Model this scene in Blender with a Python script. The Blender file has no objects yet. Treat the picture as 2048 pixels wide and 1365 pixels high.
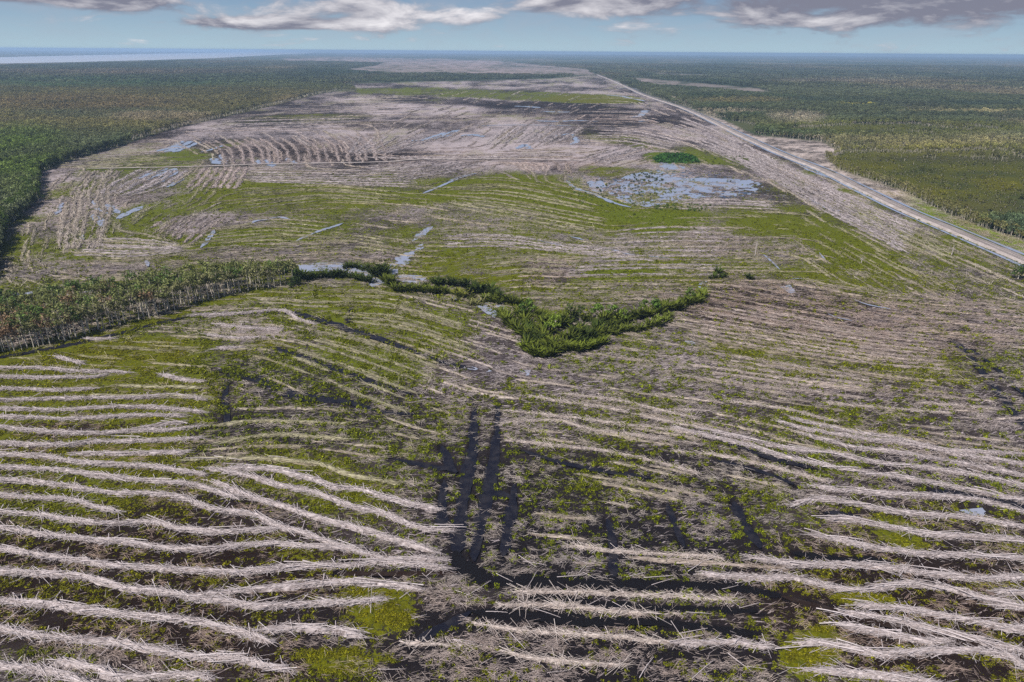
import bpy, math, random
import numpy as np
from mathutils import Vector, Matrix

rng = np.random.default_rng(11)
random.seed(11)
scene = bpy.context.scene
COL = scene.collection

# ------------------------------------------------------------------ camera, sky, sun, exposure
H = 120.0                      # flying height of the camera in metres
F = 1365.0                     # focal length in pixels of the 2048 wide photograph
PITCH = math.atan((682.5 - 103.0) / F)
ROLL = math.atan(14.0 / 2048.0)
cp, sp = math.cos(PITCH), math.sin(PITCH)
cr, sr = math.cos(ROLL), math.sin(ROLL)
FWD = np.array([0.0, cp, -sp])
UP0 = np.array([0.0, sp, cp])
RT0 = np.array([1.0, 0.0, 0.0])
RT = cr * RT0 + sr * UP0
UP = -sr * RT0 + cr * UP0

cam = bpy.data.cameras.new('camera')
cam.sensor_width = 36.0
cam.lens = 36.0 * F / 2048.0
cam.clip_start = 1.0
cam.clip_end = 200000.0
camo = bpy.data.objects.new('camera', cam)
COL.objects.link(camo)
M4 = Matrix(((RT[0], UP[0], -FWD[0], 0), (RT[1], UP[1], -FWD[1], 0), (RT[2], UP[2], -FWD[2], H), (0, 0, 0, 1)))
camo.matrix_world = M4
scene.camera = camo

SUN_EL, SUN_AZ = math.radians(50), math.radians(224)      # azimuth clockwise from +Y (west-south-west of the view)
sun_dir = Vector((math.sin(SUN_AZ) * math.cos(SUN_EL), math.cos(SUN_AZ) * math.cos(SUN_EL), math.sin(SUN_EL)))
sl = bpy.data.lights.new('sun', 'SUN')
sl.energy = 5.0
sl.angle = math.radians(0.6)
sl.color = (1.0, 0.97, 0.93)
so = bpy.data.objects.new('sun', sl)
so.rotation_euler = sun_dir.to_track_quat('Z', 'Y').to_euler()
COL.objects.link(so)

scene.view_settings.view_transform = 'Standard'
scene.view_settings.look = 'None'
scene.view_settings.gamma = 1.0
scene.view_settings.use_curve_mapping = False
scene.view_settings.exposure = 0.34
scene.cycles.use_denoising = False
scene.cycles.sample_clamp_direct = 6.0
scene.cycles.sample_clamp_indirect = 2.5
scene.cycles.max_bounces = 6
scene.cycles.volume_bounces = 1
scene.cycles.transparent_max_bounces = 4


class NT:
    """tiny helper to write node trees"""
    def __init__(self, tree):
        self.t = tree
        tree.nodes.clear()

    def n(self, typ, **kw):
        nd = self.t.nodes.new(typ)
        ins = kw.pop('ins', {})
        for k, v in kw.items():
            setattr(nd, k, v)
        for k, v in ins.items():
            s = nd.inputs[k]
            if isinstance(v, bpy.types.NodeSocket):
                self.t.links.new(v, s)
            else:
                s.default_value = v
        return nd

    def link(self, a, b):
        self.t.links.new(a, b)

    def math(self, op, a, b=None, c=None, clamp=False):
        ins = {0: a}
        if b is not None:
            ins[1] = b
        if c is not None:
            ins[2] = c
        return self.n('ShaderNodeMath', operation=op, use_clamp=clamp, ins=ins).outputs[0]

    def mix(self, f, a, b, blend='MIX'):
        nd = self.t.nodes.new('ShaderNodeMix')
        nd.data_type = 'RGBA'
        nd.blend_type = blend
        for s, v in ((nd.inputs[0], f), (nd.inputs[6], a), (nd.inputs[7], b)):
            if isinstance(v, bpy.types.NodeSocket):
                self.t.links.new(v, s)
            elif isinstance(v, (tuple, list)):
                s.default_value = tuple(v) + ((1.0,) if len(v) == 3 else ())
            else:
                s.default_value = v
        return nd.outputs[2]

    def mr(self, v, a, b, c=0.0, d=1.0, smooth=False):
        return self.n('ShaderNodeMapRange', clamp=True, interpolation_type='SMOOTHSTEP' if smooth else 'LINEAR',
                      ins={0: v, 1: a, 2: b, 3: c, 4: d}).outputs[0]

    def noise(self, vec, scale, detail=4.0, rough=0.55, dist=0.0, lac=2.0):
        return self.n('ShaderNodeTexNoise', ins={'Vector': vec, 'Scale': scale, 'Detail': detail, 'Roughness': rough,
                                                 'Distortion': dist, 'Lacunarity': lac}).outputs[0]

    def vscale(self, vec, s, rot=(0, 0, 0)):
        return self.n('ShaderNodeMapping', ins={'Vector': vec, 'Scale': s, 'Rotation': rot}).outputs[0]


def build_world():
    w = bpy.data.worlds.new('World')
    scene.world = w
    w.use_nodes = True
    t = NT(w.node_tree)
    out = t.n('ShaderNodeOutputWorld')
    sky = t.n('ShaderNodeTexSky', sky_type='NISHITA', sun_disc=False, sun_elevation=SUN_EL, sun_rotation=SUN_AZ,
              altitude=100.0, air_density=1.0, dust_density=0.6, ozone_density=2.5)
    co = t.n('ShaderNodeTexCoord').outputs['Generated']
    sep = t.n('ShaderNodeSeparateXYZ', ins={0: co})
    x, y, z = sep.outputs
    zc = t.math('ADD', t.math('MAXIMUM', z, 0.0), 0.22)
    px = t.math('DIVIDE', x, zc)
    py = t.math('DIVIDE', y, zc)
    p = t.n('ShaderNodeCombineXYZ', ins={0: px, 1: py, 2: 0.37}).outputs[0]
    big = t.noise(p, 0.85, 3.0, 0.5, 0.2)
    fine = t.noise(p, 2.6, 8.0, 0.60, 0.35)
    wisp = t.noise(t.vscale(p, (1, 0.6, 1)), 4.0, 6.0, 0.6, 0.3)
    az = t.math('ARCTAN2', x, y)

    def blob(a0, e0, ra, re):
        da = t.math('DIVIDE', t.math('SUBTRACT', az, a0), ra)
        de = t.math('DIVIDE', t.math('SUBTRACT', z, e0), re)
        r2 = t.math('ADD', t.math('MULTIPLY', da, da), t.math('MULTIPLY', de, de))
        return t.math('POWER', 2.718, t.math('MULTIPLY', r2, -1.0))
    bright = blob(-0.175, 0.044, 0.115, 0.022)
    b2 = blob(0.09, 0.058, 0.09, 0.016)
    small = t.math('ADD', blob(-0.49, 0.049, 0.06, 0.010), t.math('ADD', blob(-0.60, 0.055, 0.05, 0.007), blob(-0.30, 0.030, 0.10, 0.006)))
    dark = blob(0.48, 0.062, 0.32, 0.027)
    zone = t.math('ADD', t.math('ADD', bright, b2), t.math('ADD', t.math('MULTIPLY', small, 1.5), t.math('MULTIPLY', dark, 1.15)))
    bias = t.math('MULTIPLY', zone, 0.27)
    high = t.mr(z, 0.07, 0.25, 0.0, 0.08)
    d0 = t.math('ADD', t.math('ADD', t.math('MULTIPLY', big, 0.32), t.math('MULTIPLY', fine, 0.72)), t.math('ADD', bias, high))
    cover = t.mr(d0, 0.575, 0.73, 0.0, 1.0, True)
    veil = t.math('MULTIPLY', t.mr(wisp, 0.42, 0.72, 0.0, 0.45), t.mr(z, 0.0, 0.03, 0.25, 1.0))
    white = t.math('ADD', t.math('ADD', bright, t.math('MULTIPLY', b2, 0.7)), t.math('MULTIPLY', small, 0.35))
    # puffs: bright tops where the cloud is thicker than just above it, grey-mauve bases
    p2 = t.n('ShaderNodeVectorMath', operation='SCALE', ins={0: p, 3: 0.965}).outputs[0]
    fine2 = t.noise(p2, 2.6, 8.0, 0.60, 0.35)
    relief = t.math('MULTIPLY', t.math('SUBTRACT', fine, fine2), 1.8)
    lum = t.math('ADD', t.math('MULTIPLY', white, 0.62), t.mr(fine, 0.35, 0.72, -0.12, 0.40))
    lum = t.math('ADD', lum, relief)
    lum = t.math('SUBTRACT', lum, t.math('MULTIPLY', dark, 0.20), clamp=True)
    ccol = t.mix(lum, (3.1, 3.15, 4.1), (12.6, 12.2, 12.6))
    lowsky = t.mix(t.mr(z, 0.0, 0.07), (6.0, 8.1, 9.3), (2.9, 4.6, 7.0))
    nish = t.mix(1.0, sky.outputs[0], (0.60, 0.76, 1.12), 'MULTIPLY')
    skyc = t.mix(t.mr(z, 0.06, 0.22), lowsky, nish)
    c1 = t.mix(veil, skyc, (5.6, 6.3, 7.6))
    c2 = t.mix(t.math('MULTIPLY', cover, 0.94), c1, ccol)
    bg = t.n('ShaderNodeBackground', ins={0: c2, 1: 0.056})
    t.link(bg.outputs[0], out.inputs[0])


build_world()


# ------------------------------------------------------------------ geometry of the view and helpers
def unproj(u, v, z=0.0):
    u = np.asarray(u, float)
    v = np.asarray(v, float)
    dx = (u - 1024.0) / F
    dy = (682.5 - v) / F
    d = FWD[:, None] + RT[:, None] * dx.ravel() + UP[:, None] * dy.ravel()
    t = (z - H) / np.minimum(d[2], -0.0032)
    return np.stack([d[0] * t, d[1] * t], -1).reshape(u.shape + (2,))


def proj(x, y, z=0.0):
    dz = z - H
    c = FWD[1] * y + FWD[2] * dz
    c = np.maximum(c, 1.0)
    a = RT[0] * x + RT[1] * y + RT[2] * dz
    b = UP[0] * x + UP[1] * y + UP[2] * dz
    return 1024.0 + F * a / c, 682.5 - F * b / c


def vnoise(x, y, seed=0):
    xi = np.floor(x).astype(np.int64)
    yi = np.floor(y).astype(np.int64)
    fx, fy = x - xi, y - yi
    fx = fx * fx * (3 - 2 * fx)
    fy = fy * fy * (3 - 2 * fy)

    def h(a, b):
        n = (a * 374761393 + b * 668265263 + seed * 982451653) & 0x7fffffff
        n = ((n ^ (n >> 13)) * 1274126177) & 0x7fffffff
        n = n ^ (n >> 16)
        return (n & 0xffff) / 65535.0
    return (h(xi, yi) * (1 - fx) + h(xi + 1, yi) * fx) * (1 - fy) + (h(xi, yi + 1) * (1 - fx) + h(xi + 1, yi + 1) * fx) * fy


def fbm(x, y, scale, seed=0, octv=4, gain=0.5):
    s, a, tot = 0.0, 1.0, 0.0
    f = 1.0 / scale
    for o in range(octv):
        s = s + a * vnoise(x * f + 17.3 * o, y * f - 9.1 * o, seed + o)
        tot += a
        a *= gain
        f *= 2.03
    return s / tot


def sstep(x, a, b):
    t = np.clip((x - a) / (b - a), 0, 1)
    return t * t * (3 - 2 * t)


def poly_sd(u, v, poly):
    """signed distance in pixels, positive inside"""
    P = np.asarray(poly, float)
    Q = np.roll(P, -1, 0)
    ins = np.zeros(u.shape, bool)
    dm = np.full(u.shape, 1e9)
    for (x0, y0), (x1, y1) in zip(P, Q):
        ex, ey = x1 - x0, y1 - y0
        t = np.clip(((u - x0) * ex + (v - y0) * ey) / (ex * ex + ey * ey + 1e-9), 0, 1)
        dm = np.minimum(dm, np.hypot(u - x0 - t * ex, v - y0 - t * ey))
        if y0 != y1:
            c = ((y0 > v) != (y1 > v)) & (u < ex * (v - y0) / (ey if ey else 1e-9) + x0)
            ins ^= c
    return np.where(ins, dm, -dm)


def new_mesh(name, verts, faces=None, quads=None, tris=None, attrs=None, mat=None, smooth=False):
    """fast mesh from numpy arrays"""
    me = bpy.data.meshes.new(name)
    verts = np.asarray(verts, np.float32).reshape(-1, 3)
    me.vertices.add(len(verts))
    me.vertices.foreach_set('co', verts.ravel())
    loops, starts, tot = [], [], 0
    for arr, k in ((quads, 4), (tris, 3)):
        if arr is None or len(arr) == 0:
            continue
        arr = np.asarray(arr, np.int32).reshape(-1, k)
        loops.append(arr.ravel())
        starts.append(tot + np.arange(len(arr)) * k)
        tot += arr.size
    if tot:
        lp = np.concatenate(loops)
        st = np.concatenate(starts).astype(np.int32)
        me.loops.add(len(lp))
        me.loops.foreach_set('vertex_index', lp)
        me.polygons.add(len(st))
        me.polygons.foreach_set('loop_start', st)
    if attrs:
        for k, a in attrs.items():
            a = np.asarray(a, np.float32)
            if a.ndim == 1:
                at = me.attributes.new(k, 'FLOAT', 'POINT')
                at.data.foreach_set('value', a)
            else:
                at = me.attributes.new(k, 'FLOAT_COLOR', 'POINT')
                if a.shape[1] == 3:
                    a = np.concatenate([a, np.ones((len(a), 1), np.float32)], 1)
                at.data.foreach_set('color', a.ravel())
    me.update(calc_edges=True)
    me.validate()
    if smooth:
        me.polygons.foreach_set('use_smooth', np.ones(len(me.polygons), bool))
    if mat is not None:
        for m in (mat if isinstance(mat, (list, tuple)) else [mat]):
            me.materials.append(m)
    return me


def put(name, me, loc=(0, 0, 0), rz=0.0, sc=1.0, parent=None, label=None, cat=None, group=None, kind=None, color=None):
    o = bpy.data.objects.new(name, me)
    COL.objects.link(o)
    o.location = loc
    o.rotation_euler = (0, 0, rz) if not isinstance(rz, (tuple, list)) else rz
    o.scale = (sc, sc, sc) if not isinstance(sc, (tuple, list)) else sc
    if parent is not None:
        o.parent = parent
    if label:
        o['label'] = label
    if cat:
        o['category'] = cat
    if group:
        o['group'] = group
    if kind:
        o['kind'] = kind
    if color is not None:
        o.color = tuple(color) + (1.0,)
    return o


def mat(name):
    m = bpy.data.materials.new(name)
    m.use_nodes = True
    t = NT(m.node_tree)
    out = t.n('ShaderNodeOutputMaterial')
    bs = t.n('ShaderNodeBsdfPrincipled')
    t.link(bs.outputs[0], out.inputs[0])
    return m, t, bs


def pxline(pts, step=6.0):
    """polyline given in photograph pixels -> dense smoothed ground polyline in metres"""
    P = np.asarray(pts, float)
    if len(P) > 2:                                     # Catmull-Rom smoothing
        Q = np.vstack([2 * P[0] - P[1], P, 2 * P[-1] - P[-2]])
        outp = []
        for i in range(1, len(Q) - 2):
            for s in np.linspace(0, 1, 8, endpoint=False):
                a, b, c, d = Q[i - 1], Q[i], Q[i + 1], Q[i + 2]
                outp.append(0.5 * (2 * b + (c - a) * s + (2 * a - 5 * b + 4 * c - d) * s * s + (3 * b - a - 3 * c + d) * s ** 3))
        outp.append(P[-1])
        P = np.array(outp)
    g = unproj(P[:, 0], P[:, 1])
    return resample(g, step)


def resample(g, step):
    seg = np.hypot(*(g[1:] - g[:-1]).T)
    s = np.concatenate([[0], np.cumsum(seg)])
    n = max(2, int(s[-1] / step) + 1)
    q = np.linspace(0, s[-1], n)
    return np.stack([np.interp(q, s, g[:, 0]), np.interp(q, s, g[:, 1])], -1)


def normals2(g):
    t = np.gradient(g, axis=0)
    t /= np.maximum(np.hypot(t[:, 0], t[:, 1]), 1e-9)[:, None]
    return t, np.stack([-t[:, 1], t[:, 0]], -1)


# zoom windows that the traced coordinates below refer to: (x0, y0, scale)
def Z(x0, y0, k, pts):
    return [(x0 + a * k, y0 + b * k) for a, b in pts]


def ZL(*p):
    return Z(0, 780, 700 / 1633, p)


def ZC(*p):
    return Z(700, 780, 700 / 1633, p)


def ZR(*p):
    return Z(1348, 780, 700 / 1633, p)


def ZU(*p):
    return Z(0, 340, 700 / 2048, p)


def M1(*p):
    return Z(60, 170, 700 / 2048, p)


def M2(*p):
    return Z(700, 170, 700 / 2048, p)


def M3(*p):
    return Z(1348, 120, 700 / 2048, p)


# ------------------------------------------------------------------ land cover of the place
ROAD_PX = [(1195, 150), (1240, 168), (1290, 191), (1382, 223), (1492, 276), (1567, 310), (1645, 341), (1721, 378),
           (1809, 421), (1895, 457), (1980, 493), (2048, 522), (2200, 588)]
LEFT_EDGE = [(-300, 560), (-60, 520), (2, 478), (20, 452), (72, 405), (80, 345), (150, 318), (240, 292), (330, 262), (470, 230), (560, 208),
             (640, 188), (672, 183)]
FIELD = [(-900, 800), (-400, 640), (0, 572)] + LEFT_EDGE[2:] + [(715, 184), (705, 168), (900, 163), (1100, 158), (1190, 149), (1197, 148)] + \
        [(u + 4, v - 2) for u, v in ROAD_PX[1:]] + [(2700, 800), (2700, 2600), (-900, 2600)]
RIGHT_STRIP = M3((0, 240), (120, 300), (300, 360), (470, 440), (560, 450), (860, 480), (990, 545), (880, 575), (960, 640), (1150, 700),
                 (1350, 775), (1600, 900), (1900, 1010), (2048, 1060), (2600, 1320), (2600, 1440), (2048, 1200), (1400, 890), (900, 640), (420, 450), (100, 280))

# (u, v, ru, rv, angle deg, {cover}, strength): G green, S straw, W water, Y yellowness of the green, B brown soil, K dark wet soil
PATCH = [
    (1000, 250, 1100, 95, 0, dict(S=.66, G=.10, B=.2, Y=.4), 1.0),
    (560, 262, 240, 22, -3, dict(S=.92, G=.03, B=.1), .9), (860, 226, 190, 14, 2, dict(S=.86, G=.05), .8),
    (850, 200, 130, 9, 3, dict(S=.22, G=.15, B=.3, K=.3), .9), (1110, 212, 170, 8, 2, dict(S=.12, G=.05, B=.7, K=.5, W=.12), .9),
    (1230, 236, 170, 10, 2, dict(S=.35, G=.05, B=.5, K=.3, W=.08), .8), (600, 238, 140, 10, -2, dict(G=.45, Y=.7, S=.35), .8),
    (760, 252, 90, 9, 0, dict(G=.2, S=.3, B=.4), .7), (990, 235, 170, 10, 0, dict(S=.55, G=.15, B=.5), .7),
    (1000, 312, 360, 24, 0, dict(S=.84, G=.05, B=.3), .85), (1120, 330, 120, 12, 0, dict(S=.45, B=.8, G=.02), .7),
    (310, 324, 140, 15, -8, dict(G=.62, S=.3, Y=.3), .85), (440, 292, 70, 12, -10, dict(G=.5, S=.35), .7),
    (610, 304, 190, 22, 2, dict(S=.5, B=.7, G=.08), .8), (1270, 285, 110, 9, 10, dict(G=.5, Y=.6, S=.4), .8),
    (1350, 295, 110, 12, 10, dict(G=.35, S=.5), .6),
    (200, 445, 190, 80, -5, dict(G=.46, S=.36, Y=.3), .8), (100, 400, 55, 90, 20, dict(S=.45, G=.12, B=.35, K=.2), .9),
    (250, 392, 140, 26, -15, dict(S=.42, G=.15, B=.55), .8), (430, 452, 110, 28, -3, dict(S=.72, B=.35, G=.08), .9),
    (120, 540, 120, 30, 0, dict(S=.5, G=.12, B=.3, K=.3), .8),
    (590, 392, 210, 26, 3, dict(G=.74, Y=.45, S=.25), .9), (770, 393, 110, 13, 2, dict(G=.92, Y=.35, S=.1), .9),
    (620, 415, 90, 12, 0, dict(G=.25, S=.4, B=.4), .8), (560, 470, 190, 20, -5, dict(G=.84, Y=.3, S=.2), .9),
    (600, 512, 260, 12, 0, dict(S=.5, G=.2, B=.3), .8),
    (1010, 385, 150, 30, 2, dict(G=.86, Y=.4, S=.12), .9), (1180, 425, 150, 30, 10, dict(G=.88, Y=.3, S=.12), .9),
    (1330, 436, 120, 16, 2, dict(G=.95, Y=.15, S=.05), .9), (930, 428, 80, 18, 8, dict(G=.25, S=.42, B=.25), .8),
    (740, 440, 100, 38, -10, dict(G=.22, S=.42, B=.3), .8), (1200, 500, 330, 40, 3, dict(G=.42, S=.5, Y=.4, B=.2), .8),
    (1430, 480, 90, 50, 0, dict(S=.6, G=.14, B=.45), .8), (1230, 548, 70, 15, 0, dict(G=.85, Y=.2, S=.1), .9),
    (940, 540, 140, 28, 8, dict(G=.62, Y=.5, S=.3), .9), (1085, 540, 60, 32, 0, dict(B=.7, S=.45, G=.1), .8),
    (1560, 460, 120, 26, 10, dict(G=.6, Y=.4, S=.3), .8), (1700, 500, 130, 30, 22, dict(G=.8, Y=.4, S=.2), .9),
    (1570, 500, 70, 26, 0, dict(S=.5, G=.3, B=.35), .7),
    (1700, 415, 220, 28, 24, dict(S=.86, G=.1, B=.15), .9), (1540, 335, 170, 18, 22, dict(S=.8, G=.06, B=.2), .9),
    (1600, 372, 130, 13, 25, dict(S=.4, B=.55, G=.1), .6),
    (1345, 370, 210, 40, 4, dict(S=.5, W=.46, G=.10), .9), (1345, 317, 48, 9, 3, dict(G=1.2, Y=-.7, S=0), 1.0),
    (1440, 318, 80, 12, 12, dict(G=.72, Y=.3, S=.2), .9), (1230, 345, 80, 12, 0, dict(G=.55, Y=.6, S=.3), .8),
    (1820, 470, 180, 20, 22, dict(G=.45, S=.5), .7),
    (1600, 590, 200, 30, 4, dict(G=.33, B=.5, S=.4), .8), (1760, 560, 160, 22, 4, dict(G=.5, Y=.5, S=.35), .8),
    (1660, 645, 330, 70, 8, dict(B=.8, S=.42, G=.15, Y=.6), .9), (1480, 612, 100, 40, 0, dict(B=.8, S=.42, G=.1), .8),
    (1920, 640, 150, 60, 10, dict(B=.6, S=.5, G=.2), .7), (1700, 730, 330, 50, 8, dict(G=.4, S=.42, B=.5, Y=.6), .8),
    (1080, 735, 210, 32, 0, dict(S=.36, G=.06, B=.05, W=.05), .95), (1000, 690, 70, 50, 30, dict(S=.4, G=.1, B=.1), .8),
    (1260, 720, 150, 60, 0, dict(S=.5, G=.3, B=.2), .8),
    (640, 580, 110, 22, 0, dict(S=.5, G=.1, B=.2), .8),
    (740, 640, 180, 62, 12, dict(G=.72, Y=.5, S=.3), .9), (640, 715, 210, 70, 18, dict(G=.66, Y=.45, S=.3, K=.3), .9),
    (220, 712, 190, 40, -5, dict(G=.92, Y=.9, S=.1), .95), (510, 660, 80, 28, 5, dict(S=.85, G=.2, B=.3), .8),
    (545, 690, 50, 14, 0, dict(G=.95, Y=1.0, S=.1), .9), (480, 710, 50, 14, 0, dict(G=.9, Y=1.0, S=.1), .8),
    (430, 760, 90, 40, 0, dict(G=.5, S=.3, K=.5), .7),
    (180, 830, 270, 130, 0, dict(G=.86, Y=.72, S=.06, B=.6), .95), (200, 970, 330, 90, 6, dict(G=.62, Y=.8, S=.04, B=.8, K=.2), .9),
    (620, 770, 200, 60, 15, dict(G=.42, Y=.35, S=.3, W=.18, K=.85), .85), (520, 880, 140, 60, 0, dict(G=.45, Y=.3, S=.25, K=.8, W=.10), .9),
    (650, 980, 180, 60, 18, dict(G=.66, Y=.7, S=.1, B=.7), .8), (420, 1020, 100, 26, 12, dict(G=.3, K=.5, B=.6), .8),
    (300, 1190, 560, 180, 6, dict(B=1.0, G=.17, Y=.85, S=.08, K=.25), .95), (90, 990, 150, 70, 0, dict(G=.8, Y=.6, S=.04), .8),
    (150, 862, 150, 18, 0, dict(B=1.0, G=.25, S=.2), .8), (200, 900, 170, 14, 0, dict(B=1.0, G=.4, Y=.8), .6),
    (780, 850, 160, 70, 8, dict(G=.58, Y=.4, S=.28, K=.7), .9), (1020, 830, 110, 60, 0, dict(G=.52, Y=.4, S=.38, K=.5), .8),
    (1230, 830, 170, 50, 8, dict(G=.54, Y=.45, S=.38, K=.3), .85), (1300, 960, 280, 80, 6, dict(G=.50, Y=.45, S=.22, K=.9), .9),
    (1180, 1100, 300, 90, 2, dict(G=.32, Y=.35, S=.2, K=1.0), .95), (980, 1010, 140, 130, 0, dict(G=.32, Y=.3, S=.2, K=1.0), .9),
    (1100, 1290, 520, 95, 3, dict(G=.16, S=.10, B=.5, K=1.0, Y=.6), .95), (1450, 1130, 190, 80, 4, dict(G=.3, S=.2, K=1.0), .8),
    (1760, 860, 300, 50, 8, dict(G=.55, Y=.45, S=.3, B=.4, K=.3), .85), (1900, 960, 230, 60, 8, dict(G=.22, S=.25, B=.35, K=.7), .85),
    (1550, 900, 200, 40, 10, dict(G=.5, S=.3, K=.4, B=.4), .8), (1900, 1060, 260, 60, 8, dict(G=.3, Y=.7, S=.12, B=.7, K=.4), .9),
    (1850, 1230, 360, 150, 8, dict(B=1.0, G=.16, Y=.85, S=.07, K=.3), .95),
    (770, 1205, 70, 60, 0, dict(G=.95, Y=.95, S=.03), .9), (690, 1310, 90, 30, -10, dict(G=.7, Y=.9), .7),
    (1625, 1310, 60, 50, 0, dict(G=.95, Y=.9, S=.03), .9), (1720, 1195, 60, 16, 0, dict(G=.9, Y=.9), .9),
    (1790, 1060, 60, 26, 20, dict(G=.9, Y=.7), .9), (2000, 1150, 90, 20, 8, dict(G=.55, Y=.9), .8),
    (720, 1150, 60, 18, 5, dict(G=.8, Y=.9), .7), (560, 1120, 120, 16, 5, dict(G=.45, Y=.9, B=1), .6),
    (60, 705, 120, 9, -7, dict(G=1.0, Y=.75), .95), (200, 668, 110, 8, -18, dict(G=1.0, Y=.75), .95), (350, 628, 90, 7, -20, dict(G=.95, Y=.7), .9), (490, 592, 90, 8, -10, dict(G=.95, Y=.6), .9),
    (1950, 830, 90, 90, 40, dict(S=.3, G=.1, W=.06, B=.1), .7), (1780, 790, 200, 20, 8, dict(G=.35, S=.45, B=.5), .7),
]
BANDS = [   # polygons inside the cleared land: (poly, cover, feather px)
    ([(700, 178), (830, 175), (1050, 182), (1270, 195), (1285, 206), (1180, 208), (1000, 199), (850, 191), (720, 188)], dict(G=.62, Y=.5, S=.12, K=.25), 3.0),
    ([(1130, 188), (1272, 194), (1285, 205), (1180, 207), (1080, 200)], dict(G=1.1, Y=.95, S=.0), 2.5),
]
# far country, cover colours, with cloud shadow painted in as dark bands at right: (u, v, ru, rv, rgb, strength)
LAND = [
    (300, 220, 500, 60, (.095, .085, .034), .9), (30, 330, 120, 75, (.044, .064, .013), .95), (160, 215, 200, 18, (.115, .085, .045), .7),
    (230, 238, 200, 12, (.045, .055, .035), .8), (330, 245, 110, 12, (.14, .115, .080), .8), (640, 205, 90, 12, (.15, .12, .07), .6),
    (220, 170, 330, 12, (.035, .065, .03), .9), (500, 160, 240, 10, (.05, .065, .035), .8), (250, 147, 320, 6, (.11, .085, .065), .7),
    (300, 133, 340, 5, (.05, .065, .05), .7), (950, 158, 270, 7, (.04, .055, .03), .95), (600, 175, 150, 9, (.06, .07, .03), .8),
    (1850, 350, 330, 60, (.082, .078, .008), .95), (1900, 425, 260, 26, (.066, .062, .016), .8), (1800, 290, 260, 14, (.13, .115, .06), .7),
    (1800, 262, 260, 16, (.068, .070, .012), .9), (1900, 318, 200, 8, (.045, .045, .022), .8), (1900, 240, 260, 10, (.035, .045, .028), .7),
    (1620, 205, 220, 5, (.03, .042, .028), .9), (1880, 214, 190, 6, (.025, .037, .028), .9), (1600, 185, 300, 10, (.075, .085, .05), .7),  # both darkest bands: cloud shadow painted into the land colour
    (1500, 250, 130, 10, (.10, .095, .04), .6), (1590, 240, 60, 12, (.20, .175, .14), .8), (1430, 228, 120, 5, (.20, .17, .13), .7),
    (1480, 205, 100, 6, (.13, .11, .045), .7), (1722, 214, 40, 2.0, (.26, .24, .05), .9), (1950, 228, 180, 2.5, (.20, .18, .10), .8),
    (1700, 150, 420, 14, (.06, .075, .055), .7), (1650, 165, 130, 4, (.14, .12, .10), .6), (1900, 180, 150, 4, (.12, .11, .085), .6),
]
CLEARINGS = [
    [(685, 140), (750, 132), (770, 124), (900, 122), (1024, 125), (1180, 140), (1190, 150), (1080, 152), (900, 148), (780, 149)],
    [(1239, 154), (1349, 162), (1514, 177), (1549, 187), (1524, 191), (1374, 176), (1304, 173)],
    [(560, 117), (700, 115), (900, 119), (1030, 124), (900, 128), (700, 125), (580, 122)],
    [(1300, 147), (1420, 150), (1410, 154), (1310, 152)],
    [(700, 168), (900, 166), (1130, 170), (1240, 180), (1100, 178), (880, 172), (705, 172)],
]


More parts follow.
